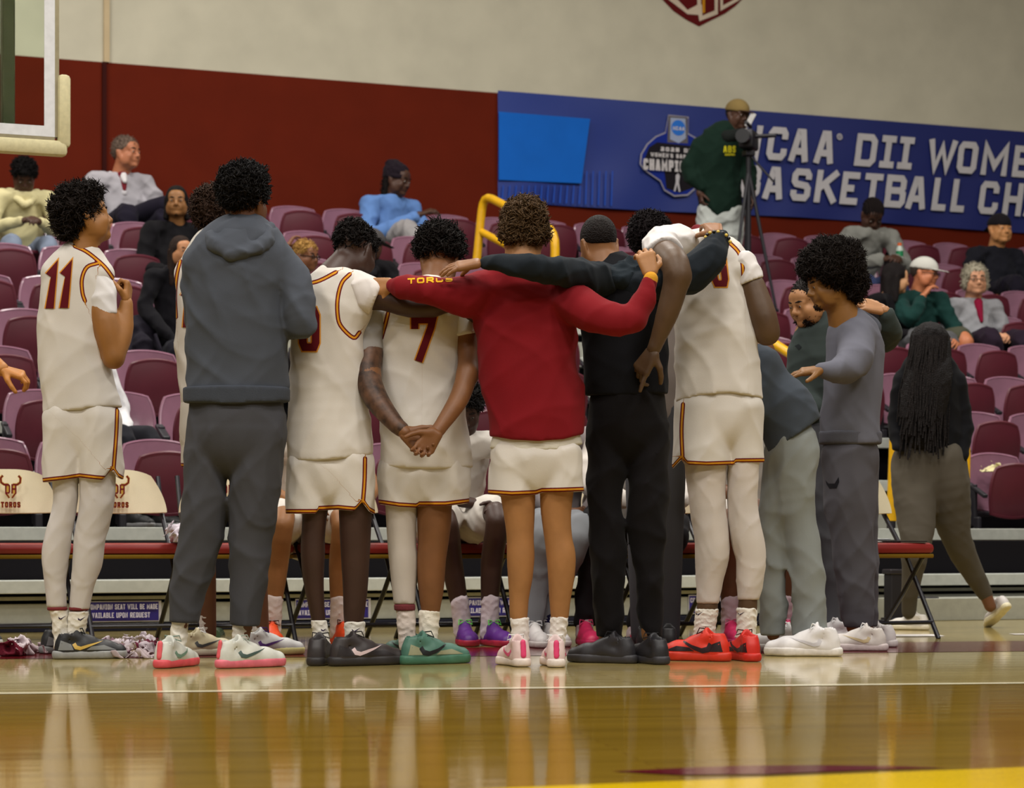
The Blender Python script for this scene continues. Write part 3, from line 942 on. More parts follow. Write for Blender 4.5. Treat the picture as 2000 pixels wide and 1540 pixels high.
def folding_chair():
    r = empty('folding_chair', (0, 0, 0))
    b = shell(.48, .215, .032, .03, kt=.12, kb=.02, nu=16, nv=10)
    # trapezoid: wider at the foot
    b.v = [(x * (1.0 - .30 * (z / .215) ** 1.6), y, z - .035 * (abs(x) / .24) ** 3 * max(0, z / .215)) for x, y, z in b.v]
    o = b.build('backrest', CREAM, r, smooth=True); o.location = (0, .20, .615); o.rotation_euler = (math.radians(-7), 0, 0)
    team_logo(r, .145, .735, .105)
    m = MB(); m.box((0, -.03, .445), (.46, .42, .055), bev=.024); m.build('seat', RED, r, smooth=True)
    m = MB(); m.box((0, -.03, .408), (.45, .41, .02), bev=.006); m.build('seat_pan', M('paint', (120, 92, 20), .6), r)
    for sx in (-1, 1):
        x = sx * .225
        MB().tube([(x, .26, .80), (x, .19, .62), (x, -.02, .38), (x, -.27, .0)], .012, 8).build('leg', FRM, r)
        MB().tube([(x * .93, -.16, .40), (x * .93, .0, .22), (x * .93, .22, .0)], .012, 8).build('leg', FRM, r)
    MB().tube([(-.225, -.22, .08), (.225, -.22, .08)], .010, 8).build('stretcher', FRM, r)
    MB().tube([(-.21, .17, .07), (.21, .17, .07)], .010, 8).build('stretcher', FRM, r)
    return r
fc0 = folding_chair()
BENCH = []
_names = ['folding team chair at the end of the bench beside number 11', 'folding team chair behind number 11 with its printed backrest showing', 'folding team chair behind the man in the grey hoodie', 'folding team chair under the seated player in orange shoes',
          'folding team chair behind number 7', 'folding team chair under the seated player in purple shoes', 'folding team chair behind the man in black', 'folding team chair behind the tall player in red shoes', 'folding team chair holding papers at the far end of the bench']
for i in range(9):
    pxs = [38, 250, 462, 672, 882, 1088, 1294, 1498, 1694][i]
    Yc = 11.35 + .055 * i
    c = copy_tree(fc0) if i else fc0
    c.location = ((pxs - 1000) * Yc / F, Yc - .05, 0); c.rotation_euler = (0, 0, TH + math.radians((2, 1, -1, 3, 0, -2, 2, 0, 4)[i]))
    tag(c, 'red and cream ' + _names[i], 'chair', 'folding chairs of the team bench')
    BENCH.append(c)

MB().tube([Vector(on_row(1739, 1056, 1.0)) - r3.location, Vector(on_row(1738, 1095, .9)) - r3.location], .045, 12).build('rail_foot', BLK, r3)
bx_ = empty('equipment_box', W(on_v(1793, -.22)[1], -.22, 0), TH)
tag(bx_, 'small black box standing on the floor behind the last folding chair', 'box')
MB().box((0, 0, .065), (.19, .14, .13), bev=.006).build('box_body', BLK, bx_); MB().box((0, 0, .136), (.20, .15, .012), bev=.004).build('lid', M('plastic', (30, 27, 34), .5), bx_)
ps_ = empty('floor_stand', W(on_v(1745, -.30)[1], -.30, 0), TH)
tag(ps_, 'black upright stand on the floor behind the last folding chair', 'stand')
MB().box((0, 0, .15), (.085, .085, .27), bev=.008).build('column', BLK, ps_); MB().box((0, 0, .012), (.11, .11, .024), bev=.004).build('base', BLK, ps_); MB().box((0, 0, .295), (.10, .10, .03), bev=.006).build('cap', M('plastic', (34, 30, 36), .4), ps_)

# ================================================================== PEOPLE
WHITE = (206, 198, 190)
class Person:
    """joints are given as pixel column, pixel row, half width in pixels and depth offset in metres"""
    def __init__(s, label, Y, px, name='person', group=None, z=0.0):
        s.Y = Y; s.s = F / Y
        s.loc = np.array([(px - 1000) * Y / F, Y, z])
        s.root = empty(name, s.loc)
        tag(s.root, label, 'person', group)
        s.skin = []
    def p(s, x, y, dy=0.0): return at(x, y, s.Y + dy)
    def chain(s, g, nodes, flat=1.0, front=None, k=None):
        pts = [s.p(n[0], n[1], n[3] if len(n) > 3 else 0.0) for n in nodes]
        rs = [n[2] * (s.Y + (n[3] if len(n) > 3 else 0)) / F for n in nodes]
        g.path(pts, rs, flat, front, k)
        return g
    def part(s, name, g, mat, vox, parent=None, tufts=None, label=None, rel=1):
        V, Q = g.mesh(vox) if isinstance(g, G) else g
        if rel: V = relax(V, Q, rel)
        me = quads_mesh(name, V - s.loc, Q)
        o = link_mesh(name, me, mat, parent or s.root)
        if parent is not None and parent is not s.root:
            pass
        if label: o['label'] = label
        o_V[o.name] = (V, Q)
        if isinstance(g, G) and g.trim:
            trim_attr(o, V, Q, g.trim, s)
        elif mat is JER:
            o.data.attributes.new('trim', 'FLOAT', 'POINT').data.foreach_set('value', np.full(len(V), .5, np.float32))
        return o
    def body(s, coarse, fine, mat, vc=.011, vf=.0052):
        A = coarse.mesh(vc) if coarse is not None and coarse.pr else (np.zeros((0, 3)), np.zeros((0, 4), int))
        if len(A[0]): A = (relax(A[0], A[1], 2), A[1])
        V, Q = [A[0]], [A[1]]
        n = len(A[0])
        for g in (fine if isinstance(fine, (list, tuple)) else [fine]):
            if g is None or not g.pr: continue
            v, q = g.mesh(vf); v = relax(v, q, 1)
            V.append(v); Q.append(q + n); n += len(v)
        return s.part('body', (np.concatenate(V), np.concatenate(Q)), mat, vc, rel=0)
o_V = {}

def trim_attr(o, V, Q, trims, P):
    N = vnormals(V, Q)
    view = V - np.array([0, 0, CH]); facing = (N * view).sum(1) < 0
    px = np.stack([1000 + F * V[:, 0] / V[:, 1], HZ - F * (V[:, 2] - CH) / V[:, 1]], 1)
    best = np.full(len(V), .5)
    for kind, pts in trims:
        pts = [np.array(q, float) for q in pts]
        if kind == 'hem':
            d = (px[:, 1] - np.interp(px[:, 0], [q[0] for q in pts], [q[1] for q in pts])) * P.Y / F
            m = np.abs(d) < np.abs(best)
        else:
            dd = np.full(len(V), 9e9); sg = np.ones(len(V))
            if len(pts) > 2:
                E = [2 * pts[0] - pts[1]] + pts + [2 * pts[-1] - pts[-2]]; sm = []
                for i in range(1, len(E) - 2):
                    a, b, c, d_ = E[i - 1:i + 3]
                    for t in (0, .25, .5, .75): sm.append(.5 * (2 * b + (c - a) * t + (2 * a - 5 * b + 4 * c - d_) * t * t + (3 * b - a - 3 * c + d_) * t ** 3))
                pts = sm + [pts[-1]]
            for a, b in zip(pts[:-1], pts[1:]):
                d1, s1 = seg_dist(px, a, b)
                k = d1 < dd - 1e-9
                dd[k] = d1[k]; sg[k] = s1[k]
            d = dd * sg * P.Y / F
            m = (np.abs(d) < np.abs(best)) & facing
        best[m] = d[m]
    at_ = o.data.attributes.new('trim', 'FLOAT', 'POINT')
    at_.data.foreach_set('value', best.astype(np.float32))

def hemcut(g, P, pts, keep='above'):
    xs = [q[0] for q in pts]; ys = [q[1] for q in pts]
    sgn = 1.0 if keep == 'above' else -1.0
    def fn(X, Yy, Z):
        # edge measured in the plane of the body's own depth
        px = 1000 + F * X / P.Y
        zz = CH + (HZ - np.interp(px, xs, ys)) * P.Y / F
        return (sgn * (zz - Z)).astype(np.float32) + 0 * Yy
    g.cutf(fn)
    return g

# ---- heads
def head_frame(yaw, pitch=0.0, roll=0.0):
    """rows: right-hand side, forward, up. yaw 0 looks at the camera, 90 looks to +x"""
    y, p, r = math.radians(yaw), math.radians(pitch), math.radians(roll)
    f0 = np.array([math.sin(y), -math.cos(y), 0]); s0 = np.array([-math.cos(y), -math.sin(y), 0.0]); u0 = np.array([0, 0, 1.0])
    f = f0 * math.cos(p) + u0 * math.sin(p); u = u0 * math.cos(p) - f0 * math.sin(p)
    s1 = s0 * math.cos(r) + u * math.sin(r); u1 = u * math.cos(r) - s0 * math.sin(r)
    return np.array([s1, f, u1])

class Head:
    def __init__(s, C, H, yaw, pitch=0, roll=0):
        s.C = np.asarray(C, float); s.H = H; s.A = head_frame(yaw, pitch, roll)
    def w(s, x, y, z): return s.C + s.H * (s.A.T @ np.array([x, y, z]))
    def e(s, g, c, r, k=.012, sub=False): g.ell(s.w(*c), s.A, np.array(r) * s.H, k, sub)
    def c(s, g, a, b, ra, rb, k=.012, sub=False): g.cone(s.w(*a), s.w(*b), ra * s.H, rb * s.H, k=k, sub=sub)
    def skin(s, g, face=True, neck=None):
        s.e(g, (0, -.04, .13), (.305, .39, .36)); s.e(g, (0, .10, -.12), (.25, .26, .30)); s.e(g, (0, .13, -.32), (.18, .20, .15))
        for sx in (-1, 1):
            s.e(g, (sx * .315, -.03, -.03), (.03, .08, .115), .006); s.c(g, (sx * .30, -.01, -.05), (sx * .335, -.07, .05), .03, .03, .006)
        if face:
            s.e(g, (0, .28, .16), (.22, .10, .14), .02)
            for sx in (-1, 1):
                s.e(g, (sx * .135, .405, -.005), (.085, .06, .05), .012, True)
                s.e(g, (sx * .135, .325, -.005), (.075, .055, .05), .006)
                s.c(g, (sx * .06, .365, .065), (sx * .20, .315, .06), .035, .028, .015)
                s.e(g, (sx * .17, .25, -.11), (.09, .10, .08), .02)
                s.c(g, (sx * .075, .345, .022), (sx * .185, .31, .018), .018, .016, .004)
                s.e(g, (sx * .055, .375, -.135), (.04, .045, .033), .008)
                s.e(g, (sx * .235, .12, -.25), (.06, .14, .12), .03)
            s.c(g, (0, .35, .04), (0, .425, -.10), .032, .05, .012)
            s.e(g, (0, .43, -.125), (.048, .045, .04), .008)
            s.e(g, (0, .335, -.225), (.10, .05, .05), .02)
            s.e(g, (0, .362, -.218), (.085, .03, .022), .005); s.e(g, (0, .355, -.252), (.075, .03, .024), .005)
            s.c(g, (-.10, .39, -.236), (.10, .39, -.236), .004, .004, .003, True)
            s.e(g, (0, .30, -.37), (.085, .07, .06), .02)
        return g
    def eyes(s, P):
        for sx in (-1, 1):
            v, f = [], []
            r = .040 * s.H
            c = s.w(sx * .135, .352, -.004)
            nu, nv = 12, 8
            for j in range(nv + 1):
                t = math.pi * j / nv
                for i in range(nu):
                    a = 6.2832 * i / nu
                    d = s.A.T @ np.array([math.sin(t) * math.cos(a), math.cos(t), math.sin(t) * math.sin(a) * .72])
                    v.append(c + d * r - P.loc)
            for j in range(nv):
                for i in range(nu): f.append((j * nu + i, j * nu + (i + 1) % nu, (j + 1) * nu + (i + 1) % nu, (j + 1) * nu + i))
            o = link_mesh('eye', mesh_of('eye', v, f, True), M('sheen', (196, 188, 178), .25), P.root)
            o.data.materials.append(M('sheen', (34, 20, 14), .15))
            for k, p_ in enumerate(o.data.polygons): p_.material_index = 1 if k // nu < 2 else 0
    def brows(s, P, mat):
        g = G(.004)
        for sx in (-1, 1):
            s.c(g, (sx * .06, .395, .088), (sx * .14, .385, .105), .017, .017, .004); s.c(g, (sx * .14, .385, .105), (sx * .22, .32, .085), .017, .010, .004)
        P.part('eyebrows', g, mat, .0035, rel=0)
    def facecut(s, g, low=.0):
        """take the face and nape out of a hair cap"""
        s.e(g, (0, .50, -.10), (.30, .36, .32), .01, True)
        for sx in (-1, 1): s.e(g, (sx * .36, .16, -.20), (.20, .20, .22), .01, True)
        g.cut(s.w(0, -.30, -.14 + low), s.A.T @ np.array([0, .55, -1.0]))
    def cap(s, g, k=1.06, up=0.0):
        s.e(g, (0, -.05, .14 + up * .5), (.305 * k, .39 * k, .36 * k + up))

def tufts(V, Q, n, length, seed, rad=.0035, curl=1.0, zmin=None, up=0.0):
    """thousands of short curled locks standing on a hair surface"""
    r = np.random.RandomState(seed)
    N = vnormals(V, Q)
    i = r.randint(0, len(V), n)
    P0 = V[i]; D = N[i] + r.normal(size=(n, 3)) * .45 + np.array([0, 0, up])
    D /= np.linalg.norm(D, axis=1)[:, None]
    T = np.cross(D, r.normal(size=(n, 3))); T /= np.linalg.norm(T, axis=1)[:, None]
    B = np.cross(D, T)
    L = length * (.6 + .8 * r.rand(n))[:, None]
    rings = []
    for (t, w, off) in ((-.25, 1.0, 0), (.35, .95, .30 * curl), (.75, .7, .05 * curl), (1.0, .15, -.25 * curl)):
        c = P0 + D * L * t + T * L * off
        for k in range(3):
            a = 2.0944 * k
            rings.append(c + (T * math.cos(a) + B * math.sin(a)) * rad * w)
    VV = np.stack(rings, 1).reshape(-1, 3)
    base = (np.arange(n) * 12)[:, None]
    q = []
    for lv in range(3):
        for k in range(3):
            q.append(np.concatenate([base + lv * 3 + k, base + lv * 3 + (k + 1) % 3, base + lv * 3 + 3 + (k + 1) % 3, base + lv * 3 + 3 + k], 1))
    return VV, np.concatenate(q)

def hair(P, g, rgb, vox=.007, fuzz=0, length=.02, rad=.0035, curl=1.0, name='hair', seed=1, up=0.0, parent=None):
    V, Q = g.mesh(vox)
    V = relax(V, Q, 1)
    if fuzz:
        v2, q2 = tufts(V, Q, fuzz, length, seed, rad, curl, up=up)
        Q = np.concatenate([Q, q2 + len(V)]); V = np.concatenate([V, v2])
    return P.part(name, (V, Q), M('hair', rgb), vox, rel=0, parent=parent)

# ---- hands
def hand(g, wrist, d, n, side, size=.19, curl=(.3, .4, .3), spread=.12, thumb=(.5, .3), curls=None):
    """wrist point, finger direction d, palm normal n, thumb side +1/-1 along d x n"""
    d = unit(d); n = unit(np.asarray(n, float) - d * np.dot(d, n)); l = np.cross(d, n) * side
    k = size / .19
    W_ = np.asarray(wrist, float)
    lat = [.032, .011, -.011, -.030]; ln = [.070, .079, .073, .056]
    kn = []
    for i in range(4):
        b = W_ + k * (d * (.094 - .004 * abs(i - 1) - (.004 if i == 3 else 0)) + l * lat[i])
        kn.append(b)
        g.cone(W_ + k * (d * .012 + l * lat[i] * .55), b, .0155 * k, .0125 * k, k=.010)
    g.cone(kn[0], kn[3], .010 * k, .009 * k, k=.008)
    for i in range(4):
        cc = curls[i] if curls is not None else curl
        a = 0.0; p = kn[i]
        fd = unit(d + l * spread * (1.2 - i * .8))
        for j, fr in enumerate((.45, .31, .24)):
            a += cc[j]
            v = fd * math.cos(a) + n * math.sin(a)
            q = p + v * ln[i] * fr * k
            r = (.0098 - .0009 * j) * k * (.9 if i == 3 else 1)
            g.cone(p, q, r, r * .92, k=.003)
            p = q
    b = W_ + k * (d * .022 + l * .018 + n * .004)
    v = unit(l * .85 + d * .6 + n * thumb[1]); m = b + v * .046 * k
    g.cone(b, m, .0165 * k, .0125 * k, k=.008)
    v2 = unit(l * (.85 - thumb[0]) + d * .8 + n * (thumb[1] + thumb[0] * .5)); m2 = m + v2 * .034 * k
    g.cone(m, m2, .0118 * k, .0105 * k, k=.004)
    v3 = unit(l * (.7 - 1.4 * thumb[0]) + d * .85 + n * (thumb[1] + thumb[0] * .6))
    g.cone(m2, m2 + v3 * .027 * k, .0105 * k, .0088 * k, k=.003)
    return g

# ---- shoes
def shoe(P, px, py, yaw, L, upper, sole, accent=None, mark=None, dy=None, tip=0.0, z0=0.0, laces=(235, 235, 235), vox=.0055, heel_tab=None, high=.105, markscale=1.0, laceobj=True):
    """px, py is the ground point under the middle of the shoe"""
    Y = ground_Y(py) if dy is None else P.Y + dy
    c = np.array([(px - 1000) * Y / F, Y, z0])
    y = math.radians(yaw)
    f = np.array([math.sin(y), -math.cos(y), 0]); sd = np.array([-math.cos(y), -math.sin(y), 0]); up = np.array([0, 0, 1.0])
    if tip:
        t = math.radians(tip); f, up = f * math.cos(t) - up * math.sin(t), up * math.cos(t) + f * math.sin(t)
    k = L / .30
    def w(a, b, z): return c + k * (f * (a - .15) + sd * b + up * z)
    # foot outline
    so = G(.012)
    for a, b in (((.036, 0, .018), (.12, .004, .018)), ((.12, .004, .018), (.21, -.004, .018)), ((.21, -.004, .018), (.262, .002, .02))):
        ra = {.036: .037, .12: .036, .21: .049, .262: .036}
        so.cone(w(*a), w(*b), ra[a[0]] * k, ra[b[0]] * k, flat=.99, front=up)
    so.cut(w(0, 0, .001), -up); so.cut(w(0, 0, .034), up)
    upg = G(.014)
    upg.cone(w(.045, 0, .058), w(.06, 0, high - .012), .034 * k, .033 * k)
    upg.cone(w(.045, 0, .03), w(.13, .003, .045), .036 * k, .037 * k)
    upg.cone(w(.09, 0, .085), w(.15, .002, .060), .030 * k, .033 * k)
    upg.cone(w(.13, .003, .045), w(.21, -.003, .030), .037 * k, .044 * k)
    upg.cone(w(.21, -.003, .030), w(.262, .002, .026), .042 * k, .033 * k)
    upg.cone(w(.110, 0, .085), w(.098, 0, high + .006), .020 * k, .016 * k, flat=.5, front=f)
    upg.cone(w(.060, 0, high - .035), w(.062, 0, high + .06), .025 * k, .033 * k, k=.006, sub=True)
    upg.cut(w(0, 0, .012), -up)
    upg.cut(w(.05, 0, high + .006), up * .9 - f * .45)
    o = P.part('shoe', upg, M('sheen', upper, .5), vox)
    P.part('sole', so, M('rubber', sole, .55), vox, parent=o)
    V, Q = o_V[o.name]
    tree = BVHTree.FromPolygons([Vector(p) for p in V], [tuple(map(int, q)) for q in Q])
    def proj(polys, sgn, name, rgb, off=.0018):
        v, fc = [], []
        for poly in polys:
            bm = bmesh.new()
            bm.faces.new([bm.verts.new((p[0], p[1], 0)) for p in poly])
            cut_grid(bm, .014)
            n0 = len(v); ok = True; loc_v = []
            for q in bm.verts:
                o_ = w(q.co.x, .2 * sgn, q.co.y); dr = -sd * sgn
                h = tree.ray_cast(Vector(o_), Vector(dr))
                loc_v.append(None if h[0] is None else np.array(h[0]) - dr * off - P.loc)
            bm.verts.index_update()
            mp = {}
            for i, q in enumerate(loc_v):
                if q is not None: mp[i] = len(v); v.append(q)
            for fa in bm.faces:
                ids = [q.index for q in fa.verts]
                if all(i in mp for i in ids): fc.append(tuple(mp[i] for i in ids))
            bm.free()
        if fc: link_mesh(name, mesh_of(name, v, fc, True), M('sheen', rgb, .45), o)
    if mark is not None:
        ms = markscale
        sw = [(.075, .058), (.085, .040), (.105, .036), (.13, .045), (.20, .085 if ms > 1.2 else .072), (.135, .058), (.108, .050), (.094, .054), (.088, .066)]
        cx_, cz_ = .125, .055
        sw = [(cx_ + (a - cx_) * ms, cz_ + (z - cz_) * ms) for a, z in sw]
        for sgn in (1, -1): proj([sw], sgn, 'swoosh', mark)
    if accent is not None:
        for sgn in (1, -1): proj([[(.02, .036), (.08, .036), (.07, .060), (.03, .075)], [(.13, .036), (.25, .036), (.20, .055), (.15, .05)]], sgn, 'overlay', accent, .0012)
    if heel_tab is not None:
        g = G(.004); g.cone(w(.010, 0, .045), w(.018, 0, high - .01), .012, .012, flat=.5, front=f); P.part('heel_tab', g, M('sheen', heel_tab, .5), .004, parent=o)
    if laceobj:
        m = MB()
        for i in range(4):
            a = .105 + i * .024; z = .108 - i * .014
            m.tube([w(a, -.022, z - .006) - P.loc, w(a, 0, z + .006) - P.loc, w(a, .022, z - .006) - P.loc], .0032, 5)
        m.tube([w(.10, .0, .118) - P.loc, w(.115, .03, .122) - P.loc, w(.125, .034, .10) - P.loc, w(.105, .004, .112) - P.loc], .0026, 5)
        m.tube([w(.10, .0, .118) - P.loc, w(.112, -.03, .122) - P.loc, w(.122, -.034, .10) - P.loc, w(.105, -.004, .112) - P.loc], .0026, 5)
        m.build('laces', M('cloth', laces), o, smooth=True)
    return o

def cut_grid(bm, step):
    xs = [v.co.x for v in bm.verts]; ys = [v.co.y for v in bm.verts]
    for k in range(int(math.floor(min(xs) / step)) + 1, int(math.ceil(max(xs) / step))):
        bmesh.ops.bisect_plane(bm, geom=bm.verts[:] + bm.edges[:] + bm.faces[:], plane_co=(k * step, 0, 0), plane_no=(1, 0, 0))
    for k in range(int(math.floor(min(ys) / step)) + 1, int(math.ceil(max(ys) / step))):
        bmesh.ops.bisect_plane(bm, geom=bm.verts[:] + bm.edges[:] + bm.faces[:], plane_co=(0, k * step, 0), plane_no=(0, 1, 0))

def on_cloth(P, o, name, polys, rgb, off=.002, step=9.0, mat=None):
    """print px-space polygons on the side of garment o that faces the court"""
    V, Q = o_V[o.name]
    tree = BVHTree.FromPolygons([Vector(p) for p in V], [tuple(map(int, q)) for q in Q])
    v, fc = [], []
    eye = Vector((0, 0, CH))
    for poly in polys:
        bm = bmesh.new()
        bm.faces.new([bm.verts.new((p[0], p[1], 0)) for p in poly])
        cut_grid(bm, step)
        bm.verts.index_update(); mp = {}
        for q in bm.verts:
            d = (Vector(at(q.co.x, q.co.y, P.Y)) - eye).normalized()
            h = tree.ray_cast(eye, d)
            if h[0] is not None:
                mp[q.index] = len(v); v.append(np.array(h[0] - d * off) - P.loc)
        for fa in bm.faces:
            ids = [q.index for q in fa.verts]
            if all(i in mp for i in ids): fc.append(tuple(mp[i] for i in ids))
        bm.free()
    if not fc: return None
    return link_mesh(name, mesh_of(name, v, fc, True), mat or M('cloth', rgb), o)

def number(P, o, items, t, ol=2.6, rgb=(88, 12, 22), gold=(208, 140, 50), lean=0.0):
    """items: (digit, x0, x1, ytop, ybottom) in pixels"""
    def qs(grow):
        out = []
        for ch, x0, x1, yt, yb in items:
            for q in letter_quads(ch, x0, x1, -yb, -yt, t, grow):
                out.append([(p[0] + lean * (p[1] + yb), -p[1]) for p in q])
        return out
    on_cloth(P, o, 'number_outline', qs(ol), gold, .0022)
    on_cloth(P, o, 'jersey_number', qs(0), rgb, .0040)

SK = {'tan': (160, 114, 72), 'light': (182, 136, 104), 'brown': (108, 70, 46), 'dark': (74, 48, 36), 'deep': (62, 41, 32), 'gold': (146, 98, 50), 'warm': (134, 90, 54)}
def skinm(k): return M('skin', SK[k])
JER = M_trim((206, 199, 190))
def legs(P, g, nodes_list):
    for n in nodes_list: P.chain(g, n)
    return g
def sock(P, nodes, rgb=(226, 220, 208), band=None, swoosh=None):
    g = G(.006); P.chain(g, nodes); g.folds(.0022, 110, 3, int(nodes[0][0]), (.3, .3, 1.6))
    g.cut(P.p(nodes[0][0], nodes[0][1], nodes[0][3] if len(nodes[0]) > 3 else 0), (0, 0, 1))
    o = P.part('sock', g, M('knit', rgb), .0055)
    if swoosh:
        x, y, k = swoosh
        on_cloth(P, o, 'swoosh', [[(x - 9 * k, y - 2 * k), (x - 4 * k, y + 2 * k), (x + 9 * k, y - 5 * k), (x - 3 * k, y + 4.5 * k), (x - 8 * k, y + 3 * k)]], (40, 24, 60), .0015, 5)
    return o

# ---------------------------------------------------------------- the huddle
def player_11():
    P = Person('player in white jersey number 11 with dark curls, hand at his collar, black shoes', ground_Y(1287), 155)
    c = G(.02); f = G(.012)
    P.chain(c, [(150, 520, 40), (150, 650, 55), (160, 780, 55)], flat=.6)
    P.chain(c, [(185, 545, 22), (205, 630, 27, -.04), (222, 700, 20, -.05)]); P.chain(c, [(222, 700, 20, -.05), (240, 650, 20, .0), (247, 592, 13.5, .02)])
    P.chain(c, [(110, 545, 22), (112, 640, 20, .25), (190, 600, 15, .32)])
    P.chain(c, [(130, 830, 28), (125, 990, 16), (111, 1080, 16), (113, 1180, 12), (118, 1262, 11)]); P.chain(c, [(190, 830, 28), (188, 990, 22), (172, 1080, 18), (154, 1180, 12), (148, 1262, 12)])
    H = Head(P.p(166, 427, 0), .235, 112, 14)
    H.skin(f); P.chain(f, [(172, 455, 24), (160, 515, 32)], k=.02)
    hand(f, P.p(247, 594, .02), (.05, .35, 1), (-1, .1, .1), 1, .175, curl=(1.2, 1.4, .9), thumb=(.55, .5))
    P.body(c, f, skinm('gold'))
    H.eyes(P); H.brows(P, M('hair', (22, 15, 12)))
    h = G(.02); H.e(h, (0, -.10, .22), (.37, .44, .40)); H.e(h, (0, .10, .40), (.30, .28, .22)); H.e(h, (0, -.32, -.02), (.27, .22, .28)); h.folds(.006, 90, 4, 3)
    H.e(h, (0, .52, -.10), (.30, .36, .34), .01, True)
    for sx in (-1, 1): H.e(h, (sx * .36, .18, -.20), (.20, .22, .26), .01, True)
    hair(P, h, (30, 22, 18), .008, 2600, .024, .0032, 1.2)
    # jersey over a white tee
    j = G(.022); P.chain(j, [(164, 500, 30), (150, 540, 66), (143, 600, 70), (143, 700, 72), (156, 770, 76), (163, 840, 80)], flat=.62)
    P.chain(j, [(150, 508, 26), (105, 535, 28)]); P.chain(j, [(168, 506, 28), (196, 536, 30)])
    j.folds(.004, 16, 5, 4, (1.4, 1.0, .5)); hemcut(j, P, [(40, 808), (84, 808), (170, 802), (178, 798), (245, 796)])
    j.trim = [('line', [(192, 514), (170, 522), (160, 545), (161, 572), (166, 588)]), ('line', [(146, 481), (166, 490), (184, 503), (205, 522), (222, 545)])]
    o = P.part('jersey', j, JER, .0068)
    number(P, o, [('1', 80, 110, 517, 603), ('1', 108, 138, 516, 602)], 16, lean=.12)
    t = G(.015); P.chain(t, [(185, 535, 28), (199, 575, 29, -.02), (203, 640, 29, -.04)]); t.cut(P.p(203, 617, -.04), P.p(206, 640) - P.p(200, 590)); t.folds(.003, 30, 3, 2)
    P.part('sleeve', t, M('cloth', (208, 203, 200)), .007)
    t = G(.01); P.chain(t, [(172, 482, 23), (166, 500, 28)], flat=.9); t.cut(P.p(180, 474), (-.25, 0, 1)); P.part('collar', t, M('cloth', (96, 14, 22)), .006)
    s_ = G(.012); P.chain(s_, [(163, 785, 64), (162, 835, 76)], flat=.58)
    P.chain(s_, [(130, 820, 46), (122, 960, 42)], flat=1); P.chain(s_, [(192, 820, 48), (196, 960, 47)], flat=1)
    s_.folds(.0038, 15, 5, 8, (1.5, 1.2, .35)); hem = [(60, 943), (84, 943), (130, 938), (155, 934), (190, 938), (206, 939), (221, 918), (232, 934), (246, 942)]
    hemcut(s_, P, hem); s_.trim = [('hem', [(x, y - 5) for x, y in hem]), ('line', [(229, 800), (227, 850), (222, 915)])]
    P.part('shorts', s_, JER, .0068)
    for nm, n in (('leggings', [(128, 900, 28), (127, 985, 24), (114, 1045, 27), (108, 1090, 27), (108, 1140, 22), (111, 1192, 19.5)]), ('leggings', [(188, 900, 37), (190, 975, 35), (176, 1050, 31), (170, 1100, 29), (160, 1150, 23), (154, 1196, 19.5)])):
        g = G(.02); P.chain(g, n); g.cut(P.p(n[-1][0], n[-1][1] - 4), (0, 0, -1)); g.folds(.0015, 40, 3, 1); P.part(nm, g, M('cloth', (200, 193, 188)), .0075)
    for x in (112, 154):
        g = G(.004); P.chain(g, [(x, 1188, 20), (x, 1191, 20)]); g.cut(P.p(x, 1186), (0, 0, 1)); g.cut(P.p(x, 1193), (0, 0, -1)); P.part('leg_band', g, M('knit', (120, 50, 52)), .005)
    sock(P, [(114, 1190, 18), (118, 1225, 16), (122, 1262, 17)], swoosh=(122, 1207, .9)); sock(P, [(154, 1194, 19), (150, 1228, 18), (146, 1265, 18)], swoosh=(160, 1209, .9))
    shoe(P, 140, 1276, 125, .30, (34, 34, 34), (120, 122, 120), (110, 112, 112), (196, 160, 70), laces=(30, 30, 30))
    shoe(P, 176, 1287, 108, .31, (30, 30, 32), (150, 150, 148), (128, 130, 130), (206, 170, 80), laces=(30, 30, 30))

